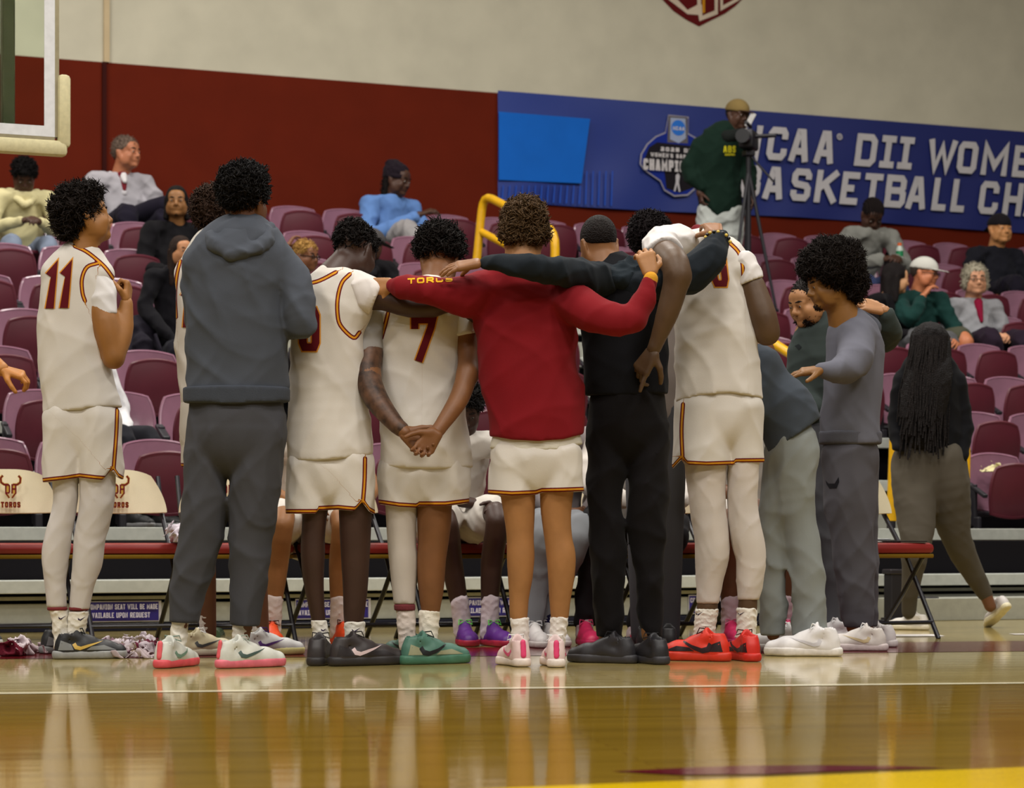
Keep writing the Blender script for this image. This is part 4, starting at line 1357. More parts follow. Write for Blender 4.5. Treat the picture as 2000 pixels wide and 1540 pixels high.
def man_grey_hoodie():
    P = Person('tall man in grey hoodie and grey sweatpants seen from behind with folded arms', ground_Y(1301), 460)
    c = G(.02); f = G(.012)
    P.chain(c, [(470, 500, 60), (465, 640, 70), (465, 790, 70)], flat=.5)
    P.chain(c, [(405, 850, 34), (395, 1000, 30), (368, 1110, 24), (352, 1230, 15), (345, 1275, 14)]); P.chain(c, [(505, 850, 40), (495, 1000, 36), (490, 1110, 28), (478, 1215, 17), (468, 1275, 14)])
    P.chain(c, [(478, 420, 30), (472, 470, 34)])
    H = Head(P.p(477, 392, 0), .236, 158, -4)
    H.skin(f); hand(f, P.p(585, 640, .02), (-1, .0, .45), (-.2, 1, .2), 1, .18, curl=(.5, .4, .3))
    P.body(c, f, skinm('brown'))
    h = G(.02); H.e(h, (0, -.06, .20), (.39, .46, .42)); H.e(h, (0, .16, .42), (.30, .26, .20)); h.folds(.006, 90, 4, 5)
    H.e(h, (0, .54, -.12), (.30, .36, .36), .01, True)
    for sx in (-1, 1): H.e(h, (sx * .38, .12, -.22), (.18, .24, .24), .01, True)
    h.cut(H.w(0, -.3, -.20), H.A.T @ np.array([0, .4, -1.0]))
    hair(P, h, (20, 16, 15), .008, 2600, .020, .0032, 1.2, seed=2)
    mt = M('cloth', (70, 74, 82))
    j = G(.018); P.chain(j, [(474, 478, 62), (470, 510, 98), (466, 560, 102), (463, 640, 102), (463, 730, 100), (463, 790, 101)], flat=.66)
    P.chain(j, [(540, 510, 44), (572, 555, 38, -.01), (584, 615, 33, -.05), (590, 636, 28, -.05)]); P.chain(j, [(588, 634, 28, -.05), (555, 640, 25, .10), (500, 610, 24, .24)])
    P.chain(j, [(392, 515, 40), (384, 600, 30, .05), (400, 640, 28, .16), (480, 600, 24, .26)])
    hemcut(j, P, [(340, 783), (400, 787), (460, 790), (520, 787), (580, 780)])
    j.folds(.0045, 17, 6, 6, (1, 1, 1.0))
    o = P.part('hoodie', j, mt, .0072)
    g = G(.02); P.chain(g, [(462, 740, 105), (462, 810, 104)], flat=.70); g.cut(P.p(462, 757), (0, 0, 1)); hemcut(g, P, [(340, 786), (400, 790), (460, 793), (520, 790), (580, 784)]); P.part('waistband', g, M('knit', (62, 66, 74)), .008)
    g = G(.02); P.chain(g, [(430, 450, 16, -.02), (420, 478, 17, -.10), (448, 492, 12, -.13)]); P.chain(g, [(525, 448, 16, -.02), (515, 478, 17, -.09), (470, 494, 12, -.13)])
    P.chain(g, [(470, 452, 46, -.06), (462, 474, 34, -.10), (452, 500, 10, -.135)], flat=.4); P.chain(g, [(420, 472, 20, -.06), (450, 500, 9, -.13)]); P.chain(g, [(515, 475, 20, -.06), (452, 503, 9, -.13)]); P.chain(g, [(450, 462, 30, -.03), (500, 462, 30, -.03)], flat=.7); P.chain(g, [(435, 446, 10, -.03), (480, 452, 12, -.07), (525, 446, 10, -.02)])
    g.folds(.003, 40, 4, 9); P.part('hood', g, M('cloth', (72, 76, 84)), .0068)
    s_ = G(.012); P.chain(s_, [(464, 770, 84), (463, 800, 92), (463, 840, 100)], flat=.70)
    P.chain(s_, [(410, 830, 48), (402, 900, 46), (398, 1000, 46), (382, 1090, 43), (366, 1160, 36), (358, 1216, 30)]); P.chain(s_, [(508, 830, 52), (500, 900, 56), (494, 1000, 50), (488, 1090, 43), (484, 1160, 38), (480, 1222, 32)])
    s_.cut(P.p(400, 1219), (-.05, 0, -1)); s_.folds(.0046, 15, 6, 12, (1.2, 1.2, .8)); P.part('sweatpants', s_, M('cloth', (66, 66, 70)), .0076)
    sock(P, [(352, 1212, 18), (347, 1270, 16)]); sock(P, [(472, 1215, 18), (468, 1272, 17)])
    shoe(P, 345, 1303, 160, .30, (206, 206, 196), (222, 84, 92), None, (110, 140, 120), laces=(120, 140, 130), heel_tab=(222, 92, 100))
    shoe(P, 490, 1304, 128, .31, (210, 210, 200), (222, 110, 124), None, (70, 90, 84), laces=(150, 160, 150), heel_tab=(222, 92, 100))

def player_behind_hoodie():
    P = Person('player in white jersey mostly hidden behind the grey hoodie man, brown curls showing', ground_Y(1277), 420)
    c = G(.02); f = G(.012)
    P.chain(c, [(425, 520, 50), (420, 800, 52)], flat=.6); P.chain(c, [(390, 820, 30), (395, 1000, 26), (408, 1240, 15)]); P.chain(c, [(470, 820, 30), (490, 1000, 26), (512, 1240, 15)])
    H = Head(P.p(424, 425, .05), .235, 150, -10); H.skin(f); P.chain(f, [(424, 450, 24), (424, 510, 34)]); P.body(c, f, skinm('brown'), .013, .008)
    h = G(.02); H.e(h, (0, -.06, .14), (.40, .46, .42)); hair(P, h, (58, 40, 30), .01, 1600, .024, .004, 1.2, seed=4)
    j = G(.018); P.chain(j, [(425, 500, 60), (420, 560, 78), (418, 680, 74), (424, 800, 72), (424, 860, 74)], flat=.62); P.chain(j, [(372, 540, 32), (376, 590, 26, .12)])
    j.trim = [('line', [(352, 510), (345, 540), (342, 580), (344, 620)])]; j.folds(.004, 16, 4, 1)
    o = P.part('jersey', j, JER, .009); number(P, o, [('1', 352, 372, 560, 640)], 12)
    s_ = G(.012); P.chain(s_, [(424, 800, 72), (424, 840, 74)], flat=.7); P.chain(s_, [(396, 840, 42), (393, 930, 40)]); P.chain(s_, [(460, 840, 42), (464, 930, 42)])
    hem = [(330, 912), (390, 916), (520, 912)]; hemcut(s_, P, hem); s_.trim = [('hem', [(x, y - 5) for x, y in hem])]; P.part('shorts', s_, JER, .009)
    for x0, x1 in ((395, 405), (485, 510)):
        sock(P, [(x0 + (x1 - x0) * .8, 1195, 15), (x1, 1260, 15)])
    shoe(P, 408, 1281, 115, .29, (196, 184, 150), (214, 206, 180), None, (60, 60, 60)); shoe(P, 532, 1280, 112, .29, (200, 198, 196), (206, 196, 130), None, (80, 40, 110), laces=(60, 30, 90))

def player_9():
    P = Person('player in white jersey number 9 bowing his head, arm across the shoulders of number 7', ground_Y(1297), 655)
    c = G(.02); f = G(.012)
    P.chain(c, [(660, 580, 40), (640, 700, 50), (645, 880, 55)], flat=.6)
    P.chain(c, [(712, 578, 28), (752, 583, 25, -.04), (800, 601, 20, -.06), (845, 602, 17, -.05)]); P.chain(c, [(845, 602, 17, -.05), (900, 590, 15, -.03)])
    P.chain(c, [(600, 585, 26), (585, 700, 20, .15)])
    P.chain(c, [(617, 980, 26), (612, 1040, 23.5), (611, 1085, 24), (613, 1140, 20), (621, 1205, 14.5), (625, 1230, 11), (628, 1262, 10)]); P.chain(c, [(694, 980, 33), (694, 1040, 31), (694, 1085, 28.5), (694, 1145, 25), (691, 1210, 20), (692, 1235, 14), (692, 1265, 11)])
    H = Head(P.p(693, 492, .10), .228, 150, -34, 8); H.skin(f); P.chain(f, [(678, 505, 26, .08), (650, 548, 38, .02)], k=.02); hand(f, P.p(898, 590, -.03), (1, .3, -.1), (0, 1, 0), -1, .18)
    P.body(c, f, skinm('deep'))
    h = G(.015); H.e(h, (0, -.07, .18), (.335, .415, .37)); H.e(h, (0, .14, .34), (.26, .26, .20)); h.folds(.005, 100, 4, 7); H.facecut(h)
    hair(P, h, (22, 15, 13), .0075, 2200, .014, .0032, 1.4, seed=6)
    j = G(.018); P.chain(j, [(648, 556, 40), (655, 590, 72), (640, 650, 74), (640, 740, 76), (643, 830, 84), (646, 920, 90)], flat=.62)
    P.chain(j, [(632, 560, 26), (602, 580, 30)]); P.chain(j, [(665, 556, 26), (700, 570, 34)])
    j.folds(.004, 16, 5, 14, (1.4, 1, .5)); hemcut(j, P, [(540, 897), (620, 902), (680, 896), (740, 886)])
    j.trim = [('line', [(683, 536), (668, 552), (660, 580), (659, 610), (665, 636), (690, 660), (702, 650)]), ('line', [(596, 556), (625, 548), (656, 532)])]
    o = P.part('jersey', j, JER, .0068); number(P, o, [('9', 584, 624, 600, 686)], 15)
    t = G(.015); P.chain(t, [(697, 562, 35), (722, 577, 37, -.02), (760, 592, 35, -.04)]); t.cut(P.p(736, 586, -.03), (.9, 0, -.42)); t.folds(.003, 30, 3, 3); P.part('sleeve', t, M('cloth', (208, 200, 194)), .007)
    s_ = G(.012); P.chain(s_, [(645, 860, 70), (645, 915, 83)], flat=.6); P.chain(s_, [(602, 910, 45), (598, 1015, 43)]); P.chain(s_, [(686, 910, 48), (690, 1015, 46)])
    hem = [(540, 1004), (620, 1004), (622, 998), (660, 996), (694, 999), (709, 982), (722, 1000), (740, 1010)]; s_.folds(.0038, 15, 5, 18, (1.5, 1.2, .35)); hemcut(s_, P, hem)
    s_.trim = [('hem', [(x, y - 5) for x, y in hem]), ('line', [(713, 896), (712, 940), (709, 980)])]; P.part('shorts', s_, JER, .0068)
    sock(P, [(623, 1212, 16), (629, 1262, 17)], swoosh=(634, 1230, .8)); sock(P, [(692, 1214, 21), (693, 1265, 20)], swoosh=(696, 1231, 1))
    shoe(P, 630, 1298, 172, .31, (48, 42, 42), (40, 36, 36), None, None, laces=(40, 36, 36)); shoe(P, 716, 1300, 120, .33, (52, 45, 45), (42, 38, 38), (40, 34, 36), (214, 190, 190), laces=(40, 36, 36), markscale=1.0)

def player_7():
    P = Person('player in white jersey number 7 with hands clasped behind his back', ground_Y(1295), 830)
    c = G(.02); f = G(.008)
    P.chain(c, [(830, 610, 45), (825, 720, 55), (830, 890, 58)], flat=.6)
    P.chain(c, [(725, 625, 22, -.01), (722, 690, 25, -.04), (718, 735, 24, -.09)]); P.chain(c, [(718, 735, 24, -.09), (736, 782, 22, -.15), (770, 826, 16, -.21), (792, 846, 14, -.235)])
    P.chain(c, [(908, 625, 22, -.01), (914, 685, 21, -.04), (914, 730, 21, -.09)]); P.chain(c, [(914, 730, 21, -.09), (896, 780, 20, -.15), (866, 826, 15.5, -.21), (852, 846, 14, -.235)])
    P.chain(c, [(784, 960, 24), (785, 1060, 17), (789, 1180, 14), (797, 1260, 12)]); P.chain(c, [(849, 965, 35), (848, 1020, 33.5), (846, 1063, 30), (842, 1098, 29), (842, 1145, 26), (841, 1188, 19.5), (840, 1215, 14), (838, 1262, 12)])
    H = Head(P.p(858, 500, .12), .225, 178, -32); H.skin(f); P.chain(f, [(855, 530, 28, .08), (850, 590, 40, .02)], k=.02)
    # clasped hands: the one cups the other
    hand(f, P.p(788, 842, -.235), (.85, .05, -.72), (.25, -1, .35), -1, .19, curls=[(.5, .8, .5), (.55, .85, .5), (.6, .85, .5), (.6, .8, .5)], thumb=(.1, .2), spread=.06)
    f2 = G(.006); hand(f2, P.p(854, 842, -.262), (-.62, -.05, -.85), (.15, -1, .25), 1, .18, curls=[(.45, .7, .5), (.5, .8, .5), (.55, .8, .5), (.6, .8, .5)], thumb=(.2, .1), spread=.05)
    P.body(c, [f, f2], M('skin', (122, 80, 48)))
    tt = G(.01); P.chain(tt, [(722, 690, 26.6, -.04), (718, 735, 26, -.09), (736, 782, 23.8, -.15), (770, 826, 17.4, -.21), (784, 839, 15.6, -.226)]); P.part('tattoo', tt, M('tattoo', (84, 58, 42)), .007)
    h = G(.02); H.e(h, (0, -.05, .16), (.40, .45, .40)); H.e(h, (0, .10, .36), (.34, .30, .20)); h.folds(.008, 70, 4, 9); h.cut(H.w(0, -.38, -.16), H.A.T @ np.array([0, .5, -1.0])); H.e(h, (0, .52, -.12), (.30, .36, .34), .01, True)
    hair(P, h, (26, 20, 17), .008, 2600, .026, .0034, 1.5, seed=8)
    j = G(.018); P.chain(j, [(838, 590, 55), (828, 630, 82), (824, 700, 80), (826, 780, 82), (828, 850, 88), (830, 930, 92)], flat=.62)
    P.chain(j, [(810, 600, 24), (760, 625, 24)]); P.chain(j, [(860, 600, 26), (896, 622, 26)])
    j.folds(.004, 16, 5, 24, (1.4, 1, .5)); hemcut(j, P, [(720, 908), (780, 914), (830, 918), (925, 914)])
    j.trim = [('line', [(758, 612), (752, 636), (745, 660)]), ('line', [(898, 610), (904, 632), (901, 660)])]
    o = P.part('jersey', j, JER, .0068); number(P, o, [('7', 803, 852, 618, 707)], 14)
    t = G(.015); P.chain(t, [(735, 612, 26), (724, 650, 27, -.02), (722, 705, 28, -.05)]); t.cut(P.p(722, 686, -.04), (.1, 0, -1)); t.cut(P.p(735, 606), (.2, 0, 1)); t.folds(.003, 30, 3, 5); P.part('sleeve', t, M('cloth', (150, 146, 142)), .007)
    t = G(.015); P.chain(t, [(895, 610, 24), (908, 640, 24, -.02), (914, 670, 24, -.04)]); t.cut(P.p(911, 655, -.03), (.2, 0, -1)); P.part('sleeve', t, M('cloth', (204, 197, 188)), .007)
    s_ = G(.012); P.chain(s_, [(828, 880, 72), (828, 930, 86)], flat=.6); P.chain(s_, [(782, 920, 45), (778, 1000, 43)]); P.chain(s_, [(872, 920, 47), (870, 1000, 51)])
    hem = [(710, 984), (738, 985), (780, 991), (814, 993), (818, 989), (870, 989), (925, 982)]; s_.folds(.0038, 15, 5, 28, (1.5, 1.2, .35)); hemcut(s_, P, hem); s_.trim = [('hem', [(x, y - 5) for x, y in hem])]; P.part('shorts', s_, JER, .0068)
    g = G(.02); P.chain(g, [(784, 950, 33), (784, 1017, 30), (785, 1063, 28), (788, 1098, 28), (789, 1150, 23.5), (791, 1196, 20)]); g.cut(P.p(790, 1180), (0, 0, -1)); P.part('leg_sleeve', g, M('cloth', (190, 180, 170)), .0072)
    g = G(.004); P.chain(g, [(790, 1177, 21.5), (791, 1196, 20.5)]); g.cut(P.p(790, 1180), (0, 0, 1)); g.cut(P.p(790, 1193), (0, 0, -1)); P.part('leg_band', g, M('knit', (112, 50, 54)), .005)
    sock(P, [(792, 1192, 19), (796, 1262, 18)], (206, 192, 182)); sock(P, [(838, 1192, 20.5), (837, 1262, 19)], (230, 222, 206))
    shoe(P, 788, 1287, 222, .29, (70, 104, 92), (96, 110, 100), None, (24, 24, 26), laces=(24, 24, 26)); shoe(P, 850, 1297, 122, .32, (74, 116, 100), (64, 112, 88), (150, 150, 120), (20, 22, 24), laces=(30, 40, 36), markscale=1.25)

def man_maroon():
    P = Person('man in maroon pullover and white shorts with arms around both neighbours', ground_Y(1299), 1045)
    c = G(.02); f = G(.012)
    P.chain(c, [(1020, 560, 50), (1040, 700, 60), (1048, 850, 60)], flat=.55)
    P.chain(c, [(1010, 950, 36), (1014, 1001, 31), (1016, 1050, 27), (1017, 1088, 27.5), (1016, 1130, 24.5), (1014, 1165, 20), (1013, 1204, 18), (1014, 1228, 13), (1014, 1262, 12)]); P.chain(c, [(1088, 950, 34), (1086, 1001, 30), (1090, 1050, 27.5), (1096, 1088, 29), (1096, 1130, 26), (1094, 1165, 22), (1093, 1204, 18), (1092, 1228, 13), (1086, 1262, 12)])
    P.chain(c, [(780, 562, 14), (755, 556, 12)])
    H = Head(P.p(1023, 452, .04), .235, 185, -14); H.skin(f); P.chain(f, [(1021, 478, 32, .02), (1020, 545, 42)], k=.02)
    hand(f, P.p(765, 556, -.02), (-1, .5, -.1), (.1, 1, -.3), 1, .18, curl=(.5, .6, .4)); hand(f, P.p(1271, 538, -.14), (-.25, .25, 1), (-.2, 1, -.15), -1, .18, curl=(.7, .8, .4))
    P.body(c, f, M('skin', (158, 110, 66)))
    h = G(.02); H.e(h, (0, -.05, .15), (.36, .44, .41)); H.e(h, (-.1, -.20, -.10), (.28, .26, .28)); H.e(h, (.1, -.20, -.10), (.28, .26, .28)); h.folds(.008, 60, 4, 19, (1, 1, .5)); H.e(h, (0, .52, -.12), (.30, .36, .36), .01, True); h.cut(H.w(0, -.38, -.30), H.A.T @ np.array([0, .3, -1.0]))
    hair(P, h, (84, 62, 38), .0075, 2600, .022, .0036, 1.7, seed=10, up=-.4)
    mt = M('cloth', (118, 16, 24))
    j = G(.018); P.chain(j, [(1018, 545, 42), (1018, 580, 88), (1026, 640, 100), (1032, 720, 98), (1045, 800, 98), (1048, 880, 95)], flat=.64)
    P.chain(j, [(960, 568, 44), (905, 578, 44, -.05), (860, 573, 34, -.08), (812, 565, 26, -.08), (766, 557, 15, -.03)])
    P.chain(j, [(1085, 575, 44), (1140, 605, 40, -.10), (1195, 625, 34, -.17), (1240, 622, 27, -.18)]); P.chain(j, [(1240, 622, 27, -.18), (1258, 585, 22, -.17), (1270, 546, 13.5, -.15)])
    P.chain(j, [(1130, 760, 12), (1128, 815, 18), (1126, 850, 14)])
    j.folds(.005, 15, 6, 30, (1, 1, .8)); hemcut(j, P, [(920, 848), (955, 852), (1000, 861), (1050, 864), (1100, 860), (1140, 848), (1150, 845)])
    o = P.part('pullover', j, mt, .0072)
    g = G(.006); P.chain(g, [(1267, 556, 15, -.152), (1271, 545, 14.5, -.15)]); P.part('cuff', g, M('knit', (196, 140, 40)), .006)
    g = G(.004); P.chain(g, [(1266, 560, 16, -.152), (1268, 553, 15.6, -.152)]); P.part('cuff', g, M('knit', (104, 14, 22)), .006)
    txt, _ = text_quads('TOROS', 796, -555, 11, 3.0, fit=88)
    on_cloth(P, o, 'sleeve_lettering', [[(p[0], -p[1] - (p[0] - 790) * .05) for p in q] for q in txt], (214, 160, 30), .002, 7)
    g = G(.02); P.chain(g, [(1048, 820, 78), (1048, 848, 82), (1048, 900, 96)], flat=.56); g.cut(P.p(1048, 842), (0, 0, 1)); hemcut(g, P, [(940, 874), (1000, 884), (1080, 882), (1120, 872), (1150, 866)]); P.part('undershirt', g, M('cloth', (204, 198, 184)), .0075)
    s_ = G(.012); P.chain(s_, [(1048, 850, 74), (1048, 890, 88)], flat=.62); P.chain(s_, [(1002, 890, 46), (1000, 975, 49)]); P.chain(s_, [(1094, 890, 46), (1097, 975, 47)])
    hem = [(940, 965), (1000, 969), (1046, 967), (1058, 963), (1100, 962), (1150, 960)]; s_.folds(.0038, 15, 5, 38, (1.5, 1.2, .5)); hemcut(s_, P, hem); s_.trim = [('hem', [(x, y - 5) for x, y in hem])]; P.part('shorts', s_, JER, .0068)
    sock(P, [(1014, 1206, 19), (1016, 1235, 18), (1012, 1268, 18)], (230, 222, 214)); sock(P, [(1093, 1204, 18.5), (1090, 1235, 17), (1085, 1268, 18)], (230, 222, 214))
    shoe(P, 1003, 1300, 196, .30, (222, 192, 188), (232, 216, 206), None, (216, 80, 120), heel_tab=(222, 60, 110)); shoe(P, 1083, 1301, 182, .30, (224, 198, 194), (232, 218, 208), None, (216, 80, 120), heel_tab=(222, 60, 110))

def man_black():
    P = Person('man in black hoodie and black trousers, arms spread over the shoulders beside him', ground_Y(1294), 1222)
    c = G(.02); f = G(.012)
    P.chain(c, [(1195, 560, 55), (1220, 720, 55), (1225, 815, 45)], flat=.55); P.chain(c, [(1190, 880, 30), (1185, 1240, 18)]); P.chain(c, [(1265, 880, 30), (1270, 1240, 18)])
    H = Head(P.p(1170, 478, .04), .225, 198, -22, 4); H.skin(f); P.chain(f, [(1178, 495, 26, .02), (1185, 545, 40)], k=.02)
    hand(f, P.p(938, 514, -.36), (-1, .12, -.14), (.05, .5, -1), -1, .185, curl=(.15, .25, .2), thumb=(.4, .5)); hand(f, P.p(1400, 458, .12), (-.1, .55, .35), (0, .6, -1), 1, .18, curl=(.4, .5, .3))
    P.body(c, f, skinm('warm'))
    h = G(.012); H.cap(h, 1.045); H.facecut(h); hair(P, h, (24, 17, 15), .007, 0)
    j = G(.018); mt = M('cloth', (13, 13, 18))
    P.chain(j, [(1190, 545, 55), (1205, 580, 82), (1220, 650, 84), (1222, 720, 82), (1222, 800, 80)], flat=.62); P.chain(j, [(1222, 700, 84), (1224, 765, 84)], flat=.6)
    j.folds(.005, 15, 6, 40, (1, 1, .8)); hemcut(j, P, [(1130, 772), (1222, 776), (1320, 768)])
    P.part('hoodie', j, mt, .0075)
    g = G(.015); P.chain(g, [(1180, 550, 38, -.05), (1120, 535, 33, -.26), (1062, 526, 29, -.38), (1000, 517, 24, -.40), (948, 513, 14, -.36)]); P.chain(g, [(1240, 560, 40, -.04), (1300, 550, 38, -.02), (1345, 537, 38, .0), (1385, 502, 34, .02), (1404, 470, 22, .08)])
    g.folds(.004, 24, 5, 41, (1, 1, 1)); P.part('hoodie_sleeves', g, M('cloth', (22, 28, 34)), .0072)
    g = G(.02); P.chain(g, [(1160, 525, 16, -.03), (1200, 545, 22, -.10), (1250, 535, 16, -.05)]); P.chain(g, [(1190, 535, 20, -.06), (1240, 520, 20, -.04), (1256, 512, 10, .0)]); g.folds(.005, 45, 4, 43); P.part('hood', g, M('cloth', (26, 34, 40)), .007)
    s_ = G(.012); P.chain(s_, [(1224, 755, 68), (1225, 790, 76), (1225, 830, 81)], flat=.68); P.chain(s_, [(1184, 840, 42), (1184, 920, 41), (1182, 1000, 36), (1188, 1100, 37), (1190, 1200, 30), (1192, 1248, 26)]); P.chain(s_, [(1266, 840, 42), (1268, 920, 42), (1264, 1000, 42), (1268, 1100, 33), (1270, 1200, 25), (1272, 1248, 22)])
    s_.cut(P.p(1200, 1245), (0, 0, -1)); s_.folds(.005, 14, 6, 44, (1.2, 1.2, .8)); P.part('trousers', s_, M('cloth', (15, 12, 14)), .0076)
    shoe(P, 1175, 1295, 242, .31, (38, 36, 40), (52, 50, 54), None, None, laces=(30, 30, 32)); shoe(P, 1264, 1296, 205, .30, (34, 32, 36), (50, 48, 52), None, None, laces=(30, 30, 32))
    # beads on the wrist laid across the tall player's back
    for k in range(9):
        a = math.pi * (.05 + .115 * k)
        b = MB(); bm = bmesh.new(); bmesh.ops.create_icosphere(bm, subdivisions=2, radius=.0075); bm.verts.index_update()
        b.add([tuple(v.co) for v in bm.verts], [[v.index for v in q.verts] for q in bm.faces]); bm.free()
        o = b.build('bead', M('sheen', (200, 170, 70) if k % 2 == 0 else (20, 18, 20), .3), P.root, smooth=True)
        o.location = tuple(P.p(1402 - 24 * math.cos(a), 466 - 17 * math.sin(a) + k * 1.0, .04) - P.loc)

def player_0():
    P = Person('very tall player in white jersey and red shoes bending into the huddle', ground_Y(1288), 1405)
    c = G(.02); f = G(.01)
    P.chain(c, [(1365, 500, 50, .15), (1395, 650, 55), (1405, 780, 60)], flat=.6)
    P.chain(c, [(1290, 492, 30, -.12), (1316, 512, 29, -.36), (1324, 540, 26, -.40)]); P.chain(c, [(1324, 540, 26, -.40), (1306, 605, 23, -.40), (1284, 665, 15.5, -.39), (1277, 682, 14.5, -.39)])
    P.chain(c, [(1468, 560, 27, .0), (1490, 620, 28, -.03), (1498, 650, 24, -.03)]); P.chain(c, [(1498, 650, 24, -.03), (1470, 640, 20, .12), (1420, 620, 16, .25)])
    P.chain(c, [(1376, 900, 34), (1390, 1060, 20), (1383, 1172, 20), (1381, 1190, 21), (1379, 1215, 15), (1376, 1260, 13)]); P.chain(c, [(1450, 900, 24), (1460, 1060, 17), (1461, 1165, 18.5), (1460, 1190, 19), (1459, 1215, 14), (1456, 1260, 13)])
    H = Head(P.p(1350, 512, .40), .235, 190, -60); H.skin(f); P.chain(f, [(1352, 505, 26, .30), (1362, 520, 36, .15)], k=.02)
    hand(f, P.p(1277, 684, -.39), (-.55, .05, -.85), (.55, .75, -.3), 1, .20, curls=[(.0, .1, .1), (.7, .7, .4), (.8, .8, .5), (.9, .8, .5)], thumb=(.5, .5), spread=.2)
    P.body(c, f, M('skin', (84, 62, 42)))
    h = G(.012); H.cap(h, 1.05); H.facecut(h); hair(P, h, (20, 15, 14), .008, 400, .012)
    j = G(.018); P.chain(j, [(1352, 482, 44, .16), (1366, 500, 56, .10), (1390, 560, 74, .03), (1396, 640, 80, 0), (1402, 720, 86, 0), (1406, 810, 92, 0)], flat=.64)
    P.chain(j, [(1352, 470, 26, .10), (1310, 478, 32, .0)]); P.chain(j, [(1372, 474, 32, .10), (1420, 500, 36, .05), (1446, 530, 30, 0)])
    j.folds(.0045, 16, 6, 50, (1.4, 1, .5)); hemcut(j, P, [(1290, 788), (1318, 786), (1352, 778), (1354, 776), (1420, 770), (1500, 781)])
    j.trim = [('line', [(1304, 444), (1322, 460), (1334, 488)]), ('line', [(1420, 470), (1442, 492), (1450, 515), (1452, 545)])]
    o = P.part('jersey', j, JER, .0068); number(P, o, [('0', 1392, 1424, 474, 560)], 12, lean=-.12)
    t = G(.02); P.chain(t, [(1330, 474, 36, .02), (1292, 480, 38, -.06), (1302, 500, 36, -.24)]); t.cut(P.p(1304, 494, -.20), (.30, -.80, -.40)); t.folds(.004, 34, 3, 51); P.part('sleeve', t, M('cloth', (212, 206, 202)), .007)
    t = G(.02); P.chain(t, [(1448, 520, 33, .02), (1464, 548, 30, 0), (1478, 590, 30, -.02)]); t.cut(P.p(1468, 550, -.01), (.35, 0, -.93)); t.folds(.003, 34, 3, 52); P.part('sleeve', t, M('cloth', (212, 206, 202)), .007)
    g = G(.006); P.chain(g, [(1362, 452, 14, .16), (1372, 458, 14, .13)]); P.part('collar', g, M('cloth', (104, 18, 26)), .007)
    s_ = G(.012); P.chain(s_, [(1405, 740, 72), (1406, 805, 88)], flat=.62); P.chain(s_, [(1372, 800, 54), (1374, 930, 60)]); P.chain(s_, [(1448, 800, 48), (1458, 930, 34)])
    hem = [(1290, 920), (1314, 916), (1332, 896), (1342, 909), (1380, 911), (1434, 909), (1436, 905), (1500, 904)]; s_.folds(.0038, 15, 5, 58, (1.5, 1.2, .35)); hemcut(s_, P, hem)
    s_.trim = [('hem', [(x, y - 5) for x, y in hem]), ('line', [(1334, 790), (1331, 840), (1333, 895)])]; P.part('shorts', s_, JER, .0068)
    for n in ([(1377, 880, 44), (1382, 987, 36), (1390, 1045, 35), (1391, 1088, 33.5), (1386, 1132, 27), (1382, 1180, 22.5)], [(1453, 880, 33), (1450, 987, 30), (1458, 1045, 33), (1466, 1088, 30.5), (1465, 1132, 27), (1461, 1172, 21)]):
        g = G(.02); P.chain(g, n); g.cut(P.p(n[-1][0], n[-1][1]), (0, 0, -1)); g.folds(.0015, 40, 3, 1); P.part('leggings', g, M('cloth', (200, 190, 182)), .0072)
    sock(P, [(1381, 1189, 23), (1377, 1222, 22), (1374, 1262, 22)], swoosh=(1366, 1199, .8)); sock(P, [(1459, 1187, 21), (1458, 1222, 20), (1456, 1262, 20)], swoosh=(1448, 1199, .8))
    shoe(P, 1355, 1291, 240, .33, (214, 48, 26), (206, 48, 24), (40, 22, 26), (44, 20, 26), laces=(60, 26, 26), markscale=1.35); shoe(P, 1448, 1290, 196, .31, (204, 36, 22), (196, 34, 20), (40, 20, 24), (44, 20, 26), laces=(60, 26, 26), markscale=1.2)

def player_afro_behind():
    P = Person('person with dark rounded afro facing into the huddle behind the man in black', ground_Y(1268), 1275)
    c = G(.02); f = G(.012)
    P.chain(c, [(1280, 540, 60), (1280, 800, 60)], flat=.6); P.chain(c, [(1255, 820, 28), (1255, 1250, 14)]); P.chain(c, [(1305, 820, 28), (1305, 1250, 14)])
    H = Head(P.p(1268, 470, .0), .225, 170, -20); H.skin(f, False); P.chain(f, [(1270, 490, 28), (1278, 545, 40)]); P.body(c, f, skinm('brown'), .014, .009)
    h = G(.02); H.e(h, (0, -.03, .14), (.40, .45, .42)); hair(P, h, (24, 16, 18), .01, 1600, .02, .0035, 1.2, seed=12)
    j = G(.018); P.chain(j, [(1282, 560, 70), (1285, 800, 70)], flat=.6); P.part('sweatshirt', j, M('cloth', (120, 110, 104)), .012)
    s_ = G(.012); P.chain(s_, [(1256, 800, 40), (1256, 1240, 24)]); P.chain(s_, [(1304, 800, 40), (1304, 1240, 24)]); P.part('sweatpants', s_, M('cloth', (70, 70, 74)), .012)
    shoe(P, 1256, 1268, 180, .29, (40, 38, 40), (60, 58, 60), laceobj=False); shoe(P, 1304, 1268, 180, .29, (40, 38, 40), (60, 58, 60), laceobj=False)

